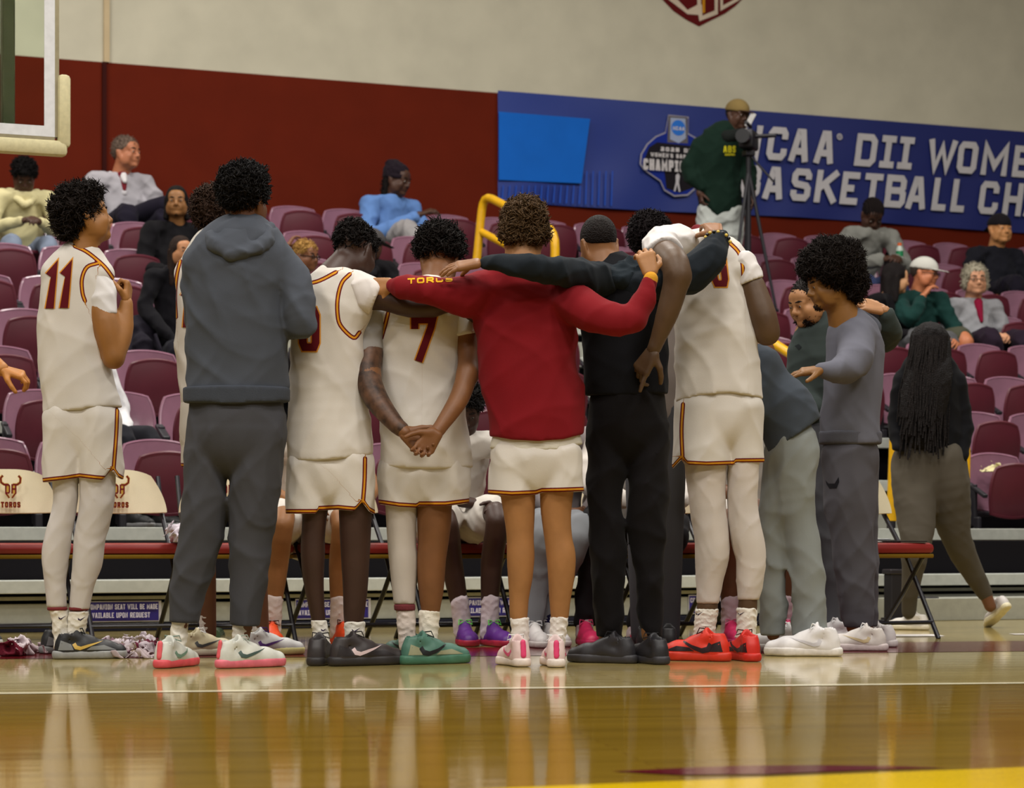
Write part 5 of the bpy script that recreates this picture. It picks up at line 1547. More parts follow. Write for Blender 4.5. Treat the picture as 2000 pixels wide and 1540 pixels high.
def man_bending():
    P = Person('man in navy sweatshirt and pale grey sweatpants bending forward, white chunky shoes', ground_Y(1279), 1555)
    c = G(.02); f = G(.012)
    P.chain(c, [(1496, 740, 30, .05), (1536, 850, 30)], flat=.7); P.chain(c, [(1550, 900, 34), (1566, 1060, 18), (1580, 1240, 14)]); P.chain(c, [(1530, 900, 28, .05), (1510, 1240, 14, .05)])
    H = Head(P.p(1430, 640, .10), .23, 265, -45); H.skin(f); P.chain(f, [(1445, 650, 28, .1), (1480, 690, 34, .05)]); P.body(c, f, skinm('brown'), .012, .008)
    h = G(.02); H.cap(h, 1.1); H.facecut(h); hair(P, h, (24, 18, 16), .009, 800, .015)
    j = G(.04); P.chain(j, [(1468, 712, 42, .05), (1500, 760, 56, .02), (1536, 806, 62), (1548, 850, 60), (1556, 910, 58)], flat=.8); P.chain(j, [(1490, 720, 44, .0), (1460, 800, 30, -.06), (1430, 860, 22, .05)])
    hemcut(j, P, [(1440, 905), (1500, 886), (1560, 846), (1614, 808), (1640, 795)])
    j.folds(.005, 15, 6, 60); P.part('sweatshirt', j, M('cloth', (62, 68, 76)), .0078)
    s_ = G(.05); P.chain(s_, [(1542, 830, 40), (1548, 880, 50)], flat=.9); P.chain(s_, [(1552, 865, 42), (1552, 930, 45), (1560, 1010, 36), (1572, 1080, 34), (1580, 1160, 34), (1582, 1240, 38)]); P.chain(s_, [(1522, 885, 30, .05), (1515, 970, 34, .06), (1512, 1080, 30, .06), (1508, 1240, 27, .06)])
    s_.cut(P.p(1560, 1243), (0, 0, -1)); s_.folds(.005, 14, 6, 61, (1.2, 1.2, .7)); P.part('sweatpants', s_, M('cloth', (132, 136, 134)), .0078)
    shoe(P, 1568, 1282, 258, .335, (226, 222, 222), (226, 220, 214), None, (200, 196, 200), high=.11); shoe(P, 1515, 1274, 258, .32, (214, 210, 208), (216, 210, 204), None, None)

def man_bearded():
    P = Person('bearded man with short dark hair in dark green sweatshirt looking down, hand on a shoulder', ground_Y(1256), 1605)
    c = G(.02); f = G(.01)
    P.chain(c, [(1600, 660, 50), (1605, 800, 50)], flat=.6); P.chain(c, [(1600, 850, 32), (1612, 1230, 16)]); P.chain(c, [(1620, 850, 32, .1), (1625, 1230, 16, .1)])
    H = Head(P.p(1580, 592, -.02), .235, 304, -16); H.skin(f); P.chain(f, [(1594, 612, 23, .02), (1604, 655, 25, .03)], k=.02)
    hand(f, P.p(1728, 607, -.34), (-1, .15, .30), (-.1, .8, -.75), -1, .19, curl=(.15, .3, .25), thumb=(.2, .3)); P.chain(c, [(1738, 640, 14, -.28), (1728, 608, 12, -.34)])
    P.body(c, f, M('skin', (164, 116, 76)))
    H.eyes(P); H.brows(P, M('hair', (30, 20, 16)))
    h = G(.012); H.cap(h, 1.05); H.facecut(h); hair(P, h, (28, 22, 20), .006, 500, .008, .003)
    b = G(.012); H.e(b, (0, .13, -.32), (.22, .235, .175)); H.e(b, (-.215, .08, -.20), (.075, .15, .16)); H.e(b, (.215, .08, -.20), (.075, .15, .16)); H.e(b, (-.17, .17, -.29), (.08, .12, .11)); H.e(b, (.17, .17, -.29), (.08, .12, .11)); H.e(b, (0, .36, -.185), (.11, .035, .02), .006); H.e(b, (0, .44, -.235), (.085, .10, .035), .006, True); H.e(b, (0, .33, -.10), (.15, .2, .07), .01, True); b.folds(.002, 200, 3, 3)
    hair(P, b, (34, 24, 20), .005, 900, .008, .0025, name='beard')
    j = G(.018); P.chain(j, [(1606, 634, 34, .03), (1604, 650, 50), (1604, 690, 62), (1606, 760, 62), (1608, 860, 60)], flat=.62); P.chain(j, [(1640, 680, 30, .05), (1700, 668, 28, .02), (1732, 660, 24, -.16)]); P.chain(j, [(1732, 662, 26, -.16), (1738, 640, 24, -.28), (1733, 618, 18, -.33)])
    P.chain(j, [(1560, 690, 26), (1565, 760, 26, -.02), (1590, 800, 22, -.1)])
    j.folds(.0038, 15, 5, 70); o = P.part('sweatshirt', j, M('cloth', (54, 62, 60)), .0075)
    on_cloth(P, o, 'chest_mark', [[(1552, 676), (1560, 672), (1566, 678), (1560, 684)]], (30, 34, 36), .002, 5)
    s_ = G(.012); P.chain(s_, [(1604, 850, 46), (1612, 1000, 34), (1616, 1235, 26)]); P.chain(s_, [(1620, 850, 44, .1), (1628, 1235, 24, .1)]); s_.folds(.0038, 15, 5, 71); P.part('sweatpants', s_, M('cloth', (74, 74, 78)), .009)
    shoe(P, 1612, 1258, 262, .30, (200, 196, 196), (206, 200, 196)); shoe(P, 1640, 1252, 262, .30, (200, 196, 196), (206, 200, 196), laceobj=False)

def man_afro():
    P = Person('young man with a huge dark afro in grey tracksuit reaching out one arm', ground_Y(1268), 1668)
    c = G(.02); f = G(.01)
    P.chain(c, [(1668, 650, 40), (1668, 800, 45)], flat=.7); P.chain(c, [(1655, 880, 34), (1668, 1225, 16)]); P.chain(c, [(1675, 880, 34, .08), (1690, 1225, 16, .08)])
    H = Head(P.p(1620, 556, -.03), .235, 284, -12); H.skin(f); P.chain(f, [(1636, 580, 25, -.02), (1655, 640, 36)], k=.02)
    hand(f, P.p(1606, 722, -.33), (-1, -.05, -.12), (.1, .35, -1), 1, .185, curls=[(.05, .2, .2), (.1, .25, .2), (.2, .3, .2), (.45, .35, .2)], spread=.22, thumb=(.0, .15))
    P.body(c, f, M('skin', (130, 88, 42)))
    H.eyes(P); H.brows(P, M('hair', (24, 16, 12)))
    h = G(.02); H.e(h, (0, -.12, .34), (.56, .60, .50)); H.e(h, (0, -.38, -.06), (.42, .30, .34)); h.folds(.006, 60, 4, 13); H.e(h, (0, .62, -.12), (.52, .47, .44), .02, True)
    for sx in (-1, 1): H.e(h, (sx * .44, .26, -.22), (.30, .32, .32), .01, True)
    hair(P, h, (30, 22, 18), .008, 5200, .026, .0028, 1.4, seed=14)
    b = G(.008); H.e(b, (0, .30, -.38), (.10, .09, .07)); hair(P, b, (40, 26, 18), .005, 120, .007, .0022, name='beard')
    mt = M('cloth', (98, 98, 108))
    j = G(.018); P.chain(j, [(1664, 636, 40), (1668, 668, 56), (1668, 720, 58), (1664, 790, 60), (1661, 862, 62), (1661, 900, 60)], flat=.75)
    P.chain(j, [(1672, 660, 40, -.06), (1668, 700, 35, -.17), (1652, 722, 32, -.23)]); P.chain(j, [(1652, 722, 32, -.23), (1628, 724, 25, -.29), (1606, 722, 18, -.32)])
    j.folds(.005, 14, 6, 80); hemcut(j, P, [(1590, 866), (1660, 870), (1730, 866)]); P.part('sweatshirt', j, mt, .0075)
    g = G(.01); P.chain(g, [(1661, 830, 62), (1661, 880, 61)], flat=.77); g.cut(P.p(1661, 842), (0, 0, 1)); g.cut(P.p(1661, 869), (0, 0, -1)); P.part('waistband', g, M('knit', (84, 84, 92)), .008)
    g = G(.012); P.chain(g, [(1648, 606, 27, .0), (1662, 640, 37, .02)]); g.cut(P.p(1650, 612), (-.45, 0, 1)); P.chain(g, [(1684, 618, 12, .05), (1706, 640, 16, .06), (1690, 660, 14, .0)]); P.part('collar', g, M('cloth', (72, 74, 82)), .007)
    s_ = G(.012); P.chain(s_, [(1661, 840, 48), (1661, 890, 58)], flat=.75); P.chain(s_, [(1653, 890, 50), (1658, 960, 52), (1664, 1050, 46), (1672, 1140, 40), (1676, 1200, 34), (1678, 1232, 28)]); P.chain(s_, [(1672, 890, 46, .1), (1690, 1232, 26, .1)])
    s_.cut(P.p(1676, 1226), (0, 0, -1)); s_.folds(.005, 14, 6, 81, (1.2, 1.2, .8)); o = P.part('sweatpants', s_, M('cloth', (80, 78, 84)), .0078)
    on_cloth(P, o, 'bull_mark', [[(1612, 938), (1618, 945), (1630, 945), (1638, 932), (1639, 942), (1634, 954), (1620, 955), (1614, 946)]], (22, 20, 26), .002, 6)
    shoe(P, 1668, 1272, 258, .30, (206, 198, 192), (200, 186, 184), None, (190, 170, 130)); shoe(P, 1690, 1264, 250, .30, (206, 200, 198), (200, 190, 188), None, None)

def woman_walking():
    P = Person('woman with very long dark braids in black sweater and olive leggings walking past the bleachers', 12.75, 1812)
    c = G(.02); f = G(.012)
    P.chain(c, [(1815, 740, 44), (1812, 900, 50)], flat=.65)
    P.chain(c, [(1788, 930, 34, -.03), (1788, 1075, 18, -.16), (1776, 1195, 10, -.05)]); P.chain(c, [(1842, 930, 36), (1868, 1050, 20, .06), (1926, 1165, 10, .22)])
    P.chain(c, [(1926, 1165, 12, .22), (1934, 1185, 12, .22)])
    H = Head(P.p(1816, 675, 0), .23, 186, -6); H.skin(f, False); P.body(c, f, skinm('brown'), .012, .008)
    h = G(.025); H.cap(h, 1.16); P.chain(h, [(1817, 668, 41), (1817, 692, 43, -.03), (1812, 740, 48, -.09), (1802, 800, 46, -.11), (1798, 845, 34, -.12)], flat=.6); h.folds(.003, 60, 4, 90, (1.6, 1.6, .12)); hair(P, h, (22, 18, 18), .009, 0)
    r = np.random.RandomState(3); m = MB()
    for i in range(90):
        a = r.uniform(-1, 1); x0 = 1817 + a * 34; x1 = 1800 + a * 50 + r.normal() * 4; ye = 860 + r.uniform(-50, 40)
        d0 = -.05 - .05 * math.sqrt(max(0, 1 - a * a)); pts = []
        for t in np.linspace(0, 1, 7): pts.append(P.p(x0 + (x1 - x0) * t ** .8 + 2.5 * math.sin(9 * t + i), 655 + (ye - 655) * t, d0 - .10 * t ** .7 * math.sqrt(max(0.1, 1 - a * a)) - .01) - P.loc)
        m.tube([tuple(p) for p in pts], .0045, 5)
    o = m.build('braids', M('hair', (26, 21, 20)), P.root, smooth=True); o['kind'] = 'stuff'
    j = G(.018); P.chain(j, [(1815, 712, 44), (1815, 745, 62), (1815, 830, 66), (1815, 905, 68)], flat=.65); P.chain(j, [(1762, 745, 22), (1752, 830, 17, -.02), (1756, 880, 15, -.1)]); P.chain(j, [(1868, 745, 22), (1884, 830, 18, .0), (1878, 895, 14, -.06)])
    j.folds(.004, 18, 5, 91); hemcut(j, P, [(1730, 880), (1790, 890), (1890, 908)]); P.part('sweater', j, M('cloth', (11, 11, 15)), .009)
    s_ = G(.025); P.chain(s_, [(1790, 905, 50), (1786, 960, 44, -.04), (1790, 1030, 36, -.12), (1788, 1075, 28, -.16), (1778, 1150, 18, -.10), (1775, 1195, 15, -.05)]); P.chain(s_, [(1838, 905, 52), (1850, 960, 46), (1868, 1050, 30, .06), (1896, 1110, 23, .16), (1924, 1160, 16, .22)])
    s_.folds(.002, 25, 3, 92); P.part('leggings', s_, M('cloth', (78, 72, 62)), .009)
    shoe(P, 1949, 1232, 205, .25, (200, 193, 188), (224, 214, 180), None, (150, 140, 160), dy=.26, tip=-32 + 64, z0=.055, markscale=.8); shoe(P, 1772, 1228, 240, .25, (220, 214, 206), (224, 214, 190), dy=-.02)

def arm_at_edge():
    P = Person('person beyond the frame edge whose pointing hand reaches in past the stadium chairs', 10.6, -60)
    c = G(.02); f = G(.01)
    P.chain(c, [(-75, 620, 40), (-75, 800, 45)], flat=.6); P.chain(c, [(-95, 830, 30), (-95, 1230, 16)]); P.chain(c, [(-50, 830, 30), (-50, 1230, 16)])
    P.chain(c, [(-40, 620, 22), (-35, 690, 20, -.1)]); P.chain(c, [(-35, 690, 18, -.1), (3, 722, 15, -.2)])
    H = Head(P.p(-72, 540, 0), .235, 60, 0); H.skin(f); P.chain(f, [(-74, 565, 25), (-75, 625, 38)]); hand(f, P.p(3, 722, -.2), (1, .0, -.28), (0, .35, -1), -1, .20, curls=[(.5, .9, .5), (.6, 1.0, .5), (.7, 1.0, .5), (.8, 1.0, .6)], thumb=(.4, .4))
    P.body(c, f, M('skin', (172, 112, 50)))
    h = G(.012); H.cap(h, 1.07); H.facecut(h); hair(P, h, (24, 18, 16), .009, 0)
    j = G(.018); P.chain(j, [(-75, 610, 50), (-75, 700, 64), (-72, 840, 64)], flat=.62); P.chain(j, [(-42, 625, 27), (-36, 685, 25, -.09)]); P.part('shirt', j, M('cloth', (90, 20, 26)), .011)
    s_ = G(.012); P.chain(s_, [(-95, 830, 38), (-95, 1235, 24)]); P.chain(s_, [(-50, 830, 38), (-50, 1235, 24)]); P.part('trousers', s_, M('cloth', (60, 60, 64)), .012)
    shoe(P, -95, 1262, 60, .30, (60, 60, 60), (200, 200, 200), laceobj=False); shoe(P, -45, 1262, 60, .30, (60, 60, 60), (200, 200, 200), laceobj=False)

for fn in (player_11, man_grey_hoodie, player_behind_hoodie, player_9, player_7, man_maroon, man_black, player_0, player_afro_behind, man_bending, man_bearded, man_afro, woman_walking, arm_at_edge): fn()

# ---------------------------------------------------------------- people who sit
def hair_short(P, H, rgb, k=1.06, fuzz=0, v=.009):
    h = G(.012); H.cap(h, k); H.facecut(h); hair(P, h, rgb, v, fuzz, .014, .004)
def hair_afro(P, H, rgb, v=.010):
    h = G(.02); H.e(h, (0, -.06, .20), (.38, .45, .38)); H.facecut(h); hair(P, h, rgb, v, 900, .022, .0045, 1.2)
def hair_long(P, H, rgb, ln=.9, v=.010, spread=.20):
    h = G(.02); H.cap(h, 1.08)
    for sx in (-1, 1): H.c(h, (sx * .24, -.02, .10), (sx * (.24 + spread * .3), -.02, -ln * .8), .13, .10); H.c(h, (sx * .12, -.24, .0), (sx * .16, -.22, -ln), .20, .14)
    H.e(h, (0, .52, -.12), (.235, .40, .42), .01, True); h.folds(.0015, 50, 4, 2, (1.4, 1.4, .2)); hair(P, h, rgb, v, 0)
def hair_grey_bob(P, H, rgb, v=.009):
    h = G(.02); H.e(h, (0, -.05, .16), (.37, .44, .38)); 
    for sx in (-1, 1): H.e(h, (sx * .31, .02, -.10), (.10, .20, .22))
    H.e(h, (0, .50, -.12), (.235, .36, .33), .01, True); h.folds(.002, 60, 4, 2); hair(P, h, rgb, v, 500, .02, .004)
def hat_beanie(P, H, rgb):
    h = G(.02); H.e(h, (0, -.08, .20), (.345, .42, .36)); H.e(h, (0, -.24, .44), (.24, .24, .16)); h.cut(H.w(0, .2, .06), H.A.T @ np.array([0, .12, -1.0])); h.folds(.004, 60, 3, 3); P.part('beanie', h, M('knit', rgb), .009)
    b = G(.01); H.e(b, (0, -.05, .12), (.36, .435, .30)); b.cut(H.w(0, .2, .05), H.A.T @ np.array([0, .1, -1.0])); b.cut(H.w(0, .2, .18), H.A.T @ np.array([0, -.1, 1.0])); P.part('beanie_cuff', b, M('knit', rgb), .009)
    h = G(.02)
    for sx in (-1, 1): H.c(h, (sx * .20, -.22, .0), (sx * .24, -.20, -.55), .13, .10)
    hair(P, h, (24, 18, 16), .011, 300, .02, .004)
def hat_cap(P, H, rgb, brim=None, back=False, logo=None):
    h = G(.015); H.e(h, (0, -.02, .15), (.345, .455, .38)); h.cut(H.w(0, .1, .12), H.A.T @ np.array([0, -.12, -1.0])); P.part('cap', h, M('cloth', rgb), .009)
    s_ = -1 if back else 1
    b = G(.01); b.cone(H.w(0, .20 * s_, .15), H.w(0, .64 * s_, .08), .27 * H.H, .17 * H.H, flat=.12, front=H.A[2]); b.cut(H.w(0, .28 * s_, 0), -H.A[1] * s_); P.part('cap_brim', b, M('cloth', brim or rgb), .007)
    if logo:
        m = MB().prism([(-.07, 0), (.07, 0), (.07, .16), (-.07, .16)], .02, lambda p: tuple(H.w(p[0], .355 + p[2] - (p[1] * .35), .20 + p[1]) - P.loc)); m.build('cap_mark', M('cloth', logo), P.root)
def glasses(P, H, rgb=(30, 26, 26)):
    m = MB()
    for sx in (-1, 1):
        m.tube([H.w(sx * .135 + .075 * math.cos(a), .43, -.01 + .055 * math.sin(a)) - P.loc for a in np.linspace(0, 6.2832, 13)[:-1]], .0035, 5, closed=True)
        m.tube([H.w(sx * .21, .43, .0) - P.loc, H.w(sx * .33, .05, .02) - P.loc], .003, 5)
    m.tube([H.w(-.06, .43, .0) - P.loc, H.w(.06, .43, .0) - P.loc], .003, 5)
    m.build('glasses', M('sheen', rgb, .3), P.root)

def sitter(label, cx, cy, hpx, hyaw=20, hpitch=0, hroll=0, byaw=22, skin='brown', top=(60, 60, 60), bottom=(40, 40, 50), hairf=None, lean=.10, arms='lap', row=None, bench=None, group=None,
           shoes=((60, 60, 60), (200, 200, 200)), knees=None, feet=None, shorts=None, sleeves=True, vest=None, hood=False, extra=None, v=.012, spread=.13, name='person', socks=None, facef=True, collar=None, trims=False):
    if bench is None:
        best = None
        for i in range(8):
            Y, u = on_v(cx, vb(i) - .22); z = CH + (HZ - cy) * Y / F
            e = abs(z - dz(i) - .84)
            if (row is None and (best is None or e < best[0])) or row == i: best = (e, i, Y, u, z)
        e, i, Y, u, z = best
        seat_z = dz(i) + .09; floor_z = dz(i - 1) if i > 0 else dz(-1)
        OCC.append((i, u - lean * math.sin(math.radians(byaw)) * 0))
    else:
        Y = bench; seat_z = .475; floor_z = 0; i = -1
    P = Person(label, Y, cx, name, group, z=seat_z - .02)
    C = P.p(cx, cy); HH = hpx * Y / F
    k = HH / .235
    g = np.array([math.sin(math.radians(byaw)), -math.cos(math.radians(byaw)), 0]); sd = np.array([-g[1], g[0], 0]) * -1; up = np.array([0, 0, 1.0])
    # sd points to the sitter's right-hand side seen from behind; flip so +sd is image right
    if sd[0] < 0: sd = -sd
    H = Head(C, HH, hyaw, hpitch, hroll)
    f = G(.01); H.skin(f, facef)
    neck = C - up * .155 * k - H.A[1] * .05 * k
    hip = np.array([C[0], C[1], 0]) - g * lean * k; hip[2] = seat_z + .11 * k
    chest = hip * .35 + neck * .65 - g * .03 * k
    f.cone(C - up * .06 * k - H.A[1] * .02, neck, .058 * k, .062 * k, k=.02)
    c = G(.02); c.path([neck - up * .02, chest, hip], [.06 * k, .10 * k, .10 * k], flat=.7, front=g)
    sh = [neck - up * .035 * k + sd * s_ * .17 * k for s_ in (-1, 1)]
    # arms
    A = {'lap': (( -.24, .06, -.24), (-.07, .30, .05), (.24, .06, -.24), (.09, .30, .05)), 'phone': ((-.24, .08, -.22), (-.05, .28, -.02), (.24, .08, -.22), (.06, .28, -.02)),
         'cross': ((-.25, .08, -.24), (.08, .24, -.16), (.25, .08, -.24), (-.08, .24, -.14)), 'knees': ((-.25, .12, -.20), (-.13, .36, -.12), (.25, .12, -.20), (.13, .36, -.12)),
         'down': ((-.25, -.02, -.26), (-.22, .12, .06), (.25, -.02, -.26), (.22, .12, .06))}
    a = A[arms] if isinstance(arms, str) else arms
    hands = []
    el = []
    for q in range(2):
        e_, w_ = a[q * 2], a[q * 2 + 1]
        E = sh[q] + (sd * (e_[0] - (-.165, .165)[q]) + g * e_[1] + up * e_[2]) * k
        base = hip if (isinstance(arms, str) and arms in ('lap', 'down')) else np.array([sh[q][0], sh[q][1], sh[q][2]]) * 0 + (neck - up * .055 * k)
        Wr = base + (sd * w_[0] + g * w_[1] + up * (w_[2] + (-.0 if base is hip else -.16 if isinstance(arms, str) else 0))) * k
        el.append((E, Wr))
        c.path([sh[q], E, Wr], [.045 * k, .038 * k, .026 * k])
        hd = unit(Wr - E); hand(f, Wr, unit(hd + g * .2), unit(-up * .6 - sd * (-1, 1)[q] * .6 + g * .1), (1, -1)[q], .175 * k, curl=(.5, .6, .4), thumb=(.3, .3))
        hands.append(Wr)
    # legs
    kn, ft = [], []
    for q in range(2):
        s_ = (-1, 1)[q]
        if knees: K = P.p(knees[q][0], knees[q][1], knees[q][2])
        else: K = hip + g * .43 * k + sd * s_ * spread * k + up * .03 * k
        if feet: A_ = np.array([(feet[q][0] - 1000) * (P.Y + feet[q][1]) / F, P.Y + feet[q][1], floor_z + .10])
        else: A_ = K + g * .04; A_[2] = floor_z + .10
        kn.append(K); ft.append(A_)
    hp = [hip + sd * s_ * .085 * k - up * .03 for s_ in (-1, 1)]
    for q in range(2):
        c.path([hp[q], kn[q], kn[q] * .55 + ft[q] * .45 - g * .015, ft[q]], [.065 * k, .055 * k, .052 * k, .036 * k])
    body = P.body(c, f, skinm(skin) if isinstance(skin, str) else M('skin', skin), v * 1.1, .0085 if bench is None else .007)
    if facef: H.eyes(P); H.brows(P, M('hair', (30, 22, 18)))
    if hairf: hairf(P, H)
    # top
    j = G(.02); mt = M('cloth', top) if not trims else JER
    j.path([neck - up * .03 * k, chest, hip * .8 + chest * .2, hip - up * .03], [.09 * k, .175 * k, .175 * k, .175 * k], flat=.72, front=g)
    for q in range(2):
        j.cone(neck - up * .02 * k, sh[q], .062 * k, .074 * k)
        if sleeves:
            j.path([sh[q], el[q][0], el[q][0] * .12 + el[q][1] * .88], [.074 * k, .064 * k, .046 * k])
        else:
            j.cone(sh[q], sh[q] * .6 + el[q][0] * .4, .066 * k, .062 * k) if not trims else None
    j.cut(neck + up * .025 * k, up * .9 - g * .40)
    j.folds(.006 * k, 20, 6, int(cx), (1, 1, 1))
    o = P.part('jersey' if trims else 'sweatshirt', j, mt, v)
    if hood:
        h = G(.03); h.path([neck + sd * .10 * k - g * .02, neck - g * .10 * k - up * .02, neck - sd * .10 * k - g * .02], [.045 * k, .065 * k, .045 * k]); h.path([neck + sd * .10 * k, neck + g * .10 * k - up * .09 * k, neck - sd * .10 * k], [.035 * k, .028 * k, .035 * k]); h.folds(.004, 40, 3, 2); P.part('hood', h, mt, v)
    if collar:
        h = G(.02); h.path([neck + sd * .07 * k + up * .01, neck + g * .075 * k - up * .12 * k], [.028 * k, .02 * k]); h.path([neck - sd * .07 * k + up * .01, neck + g * .075 * k - up * .12 * k], [.028 * k, .02 * k]); P.part('collar', h, M('cloth', collar), v * .8)
    # legs' cloth
    b = G(.03); b.cone(hip - up * .02, hip - up * .03, .14 * k, .14 * k, flat=.85, front=g)
    for q in range(2):
        if shorts: b.path([hp[q], kn[q] * .85 + hp[q] * .15], [.095 * k, .105 * k])
        else: b.path([hp[q], kn[q], kn[q] * .5 + ft[q] * .5, ft[q] + up * .01], [.088 * k, .076 * k, .066 * k, .054 * k])
    b.folds(.005 * k, 20, 5, int(cx) + 1); P.part('shorts' if shorts else 'trousers', b, JER if (shorts and trims) else M('cloth', shorts or bottom), v)
    for q in range(2):
        if socks:
            s_ = G(.006); s_.cone(ft[q] * .78 + kn[q] * .22, ft[q] - up * .05, .044 * k, .043 * k); s_.folds(.002, 100, 3, 2); P.part('sock', s_, M('knit', socks), .007)
        toe = byaw + (-8, 8)[q]; yy = math.radians(toe)
        gp = ft[q] + np.array([math.sin(yy), -math.cos(yy), 0]) * .09
        shx = 1000 + F * gp[0] / gp[1]
        shoe(P, shx, 0, toe, .29, shoes[0], shoes[1], None, shoes[2] if len(shoes) > 2 else None, dy=gp[1] - P.Y, z0=floor_z, vox=.008 if bench is None else .006, laces=shoes[3] if len(shoes) > 3 else (220, 220, 220), laceobj=bench is not None)
    P.H = H; P.hands = hands; P.g = g; P.sd = sd; P.k = k; P.hip = hip; P.neck = neck; P.kn = kn; P.sweat = o; P.row = i
    return P

def spectators():
    sitter('young man in cream hoodie and pale jeans bent over his phone near the backboard', 47, 345, 62, 18, -38, skin='dark', top=(206, 196, 150), bottom=(120, 130, 148), hairf=lambda P, H: hair_afro(P, H, (18, 14, 14)), lean=.20, arms='phone', hood=True)
    P = sitter('older man with grey hair in light grey jacket sitting by the wall seam', 246, 300, 68, 62, 2, byaw=30, skin=(176, 112, 80), top=(168, 164, 170), bottom=(24, 20, 34), hairf=lambda P, H: hair_short(P, H, (110, 92, 80), 1.07, 400), lean=.06, arms='cross', collar=(190, 186, 190))
    g = G(.01); g.path([P.neck + P.g * .05 - np.array([0, 0, .0]), P.neck + P.g * .10 - np.array([0, 0, .12])], [.055, .02]); P.part('shirt', g, M('cloth', (110, 30, 40)), .008)
    g = G(.01); g.path([P.neck + P.g * .07 - np.array([0, 0, .0]), P.neck + P.g * .115 - np.array([0, 0, .05])], [.04, .02]); P.part('undershirt', g, M('cloth', (214, 210, 210)), .008)
    g = G(.02); g.path([P.hip + P.sd * -.08, P.kn[1] + np.array([0, 0, .10]), P.kn[1] + P.sd * .22 + np.array([0, 0, .06])], [.10, .085, .06]); P.part('crossed_leg', g, M('cloth', (24, 20, 34)), .012)
    sitter('man with shoulder-length locs and goatee in black sweatshirt looking at the camera', 345, 396, 66, 6, 2, skin=(140, 96, 56), top=(12, 10, 14), bottom=(14, 12, 18), hairf=lambda P, H: (hair_long(P, H, (20, 16, 16), .55), hair(P, goatee(H), (24, 18, 16), .007, 0, name='beard')), lean=.04)
    sitter('young woman with long dark hair in black seated below the man with locs', 353, 492, 62, 38, -2, skin=(176, 122, 84), top=(11, 9, 15), bottom=(13, 11, 22), hairf=lambda P, H: hair_long(P, H, (44, 30, 24), 1.3), lean=.05, facef=True)
    P = sitter('woman with golden hair and dark glasses resting a hand on her head', 596, 502, 62, 58, -4, skin=(120, 76, 50), top=(170, 168, 150), bottom=(60, 56, 60), hairf=lambda P, H: hair_short(P, H, (176, 134, 72), 1.10, 700), lean=.08,
               arms=((-.26, .16, .02), (-.10, .02, .28), (.24, .08, -.24), (.08, .28, -.2)))
    glasses(P, P.H)
    P = sitter('person in dark beanie and light blue hoodie looking at a phone', 775, 352, 66, 62, -12, byaw=38, skin='dark', top=(96, 132, 190), bottom=(150, 146, 146), hairf=lambda P, H: hat_beanie(P, H, (30, 22, 30)), lean=.10, arms=((-.24, .10, -.22), (.06, .26, -.06), (.24, .10, -.22), (.17, .30, -.20)))
    ph = MB().box((0, 0, 0), (.08, .012, .16), rot=Matrix.Rotation(.6, 3, 'Y') @ Matrix.Rotation(-.5, 3, 'X'), bev=.004)
    e = empty('phone', P.hands[1] + P.g * .06 + np.array([0, 0, .07])); ph.build('case', BLK, e); tag(e, 'dark phone held by the person in the light blue hoodie', 'phone')
    MB().box((0, 0, 0), (.07, .002, .145), rot=Matrix.Rotation(.6, 3, 'Y') @ Matrix.Rotation(-.5, 3, 'X')).build('screen', M('sheen', (30, 34, 60), .1), e).location = (.004, .006, .003)
    sitter('person in black jacket and grey cap half hidden behind number 9', 726, 478, 62, 120, -10, skin='dark', top=(13, 11, 15), bottom=(18, 16, 20), hairf=lambda P, H: (hat_cap(P, H, (70, 66, 66)), hair_long(P, H, (18, 14, 18), .8)), lean=.10, facef=False, hood=True)
    sitter('person with cornrows in grey sweatshirt bent forward over a phone', 1703, 420, 62, 14, -42, skin='dark', top=(128, 128, 122), bottom=(50, 60, 96), hairf=lambda P, H: (hair_short(P, H, (24, 18, 18), 1.06), cornrows(P, H)), lean=.30, arms='phone')
    P = sitter('man in black cap and black sweatshirt with a gold chest mark', 1952, 449, 62, 22, 2, skin=(196, 138, 88), top=(22, 22, 30), bottom=(20, 16, 28), hairf=lambda P, H: hat_cap(P, H, (24, 20, 24), back=True), lean=.03, arms='cross')
    P = sitter('man in white cap and dark green shirt resting his fist on his cheek', 1805, 535, 64, 58, -4, skin=(186, 116, 80), top=(18, 52, 48), bottom=(60, 62, 50), hairf=lambda P, H: (hat_cap(P, H, (196, 194, 186)), hair_short(P, H, (60, 50, 44), 1.03)), lean=.12, arms=((-.20, .22, -.16), (-.06, .17, .03), (.24, .12, -.24), (.10, .34, -.30)), shorts=(70, 70, 56))
    glasses(P, P.H)
    P = sitter('woman with short grey hair and glasses in light grey jacket', 1904, 548, 64, 6, 0, skin=(206, 150, 116), top=(146, 146, 150), bottom=(34, 22, 36), hairf=lambda P, H: hair_grey_bob(P, H, (166, 158, 138)), lean=.03, collar=(120, 120, 124))
    glasses(P, P.H, (120, 90, 70))
    g = G(.01); g.path([P.neck + P.g * .075 - np.array([0, 0, .01]), P.neck + P.g * .135 - np.array([0, 0, .17])], [.045, .016]); P.part('shirt', g, M('cloth', (130, 16, 50)), .008)
    sitter('dark-haired woman in black turned towards the man in the white cap', 1748, 545, 62, 100, -6, byaw=50, skin=(196, 146, 106), top=(12, 9, 13), bottom=(84, 84, 86), hairf=lambda P, H: hair_long(P, H, (26, 20, 20), .9), lean=.06)
    sitter('person in white long-sleeved shirt and black trousers hidden behind number 11', 186, 672, 70, 60, -10, byaw=60, skin='brown', top=(222, 220, 222), bottom=(30, 30, 36), hairf=lambda P, H: hair_short(P, H, (20, 16, 16)), lean=.10, row=1)

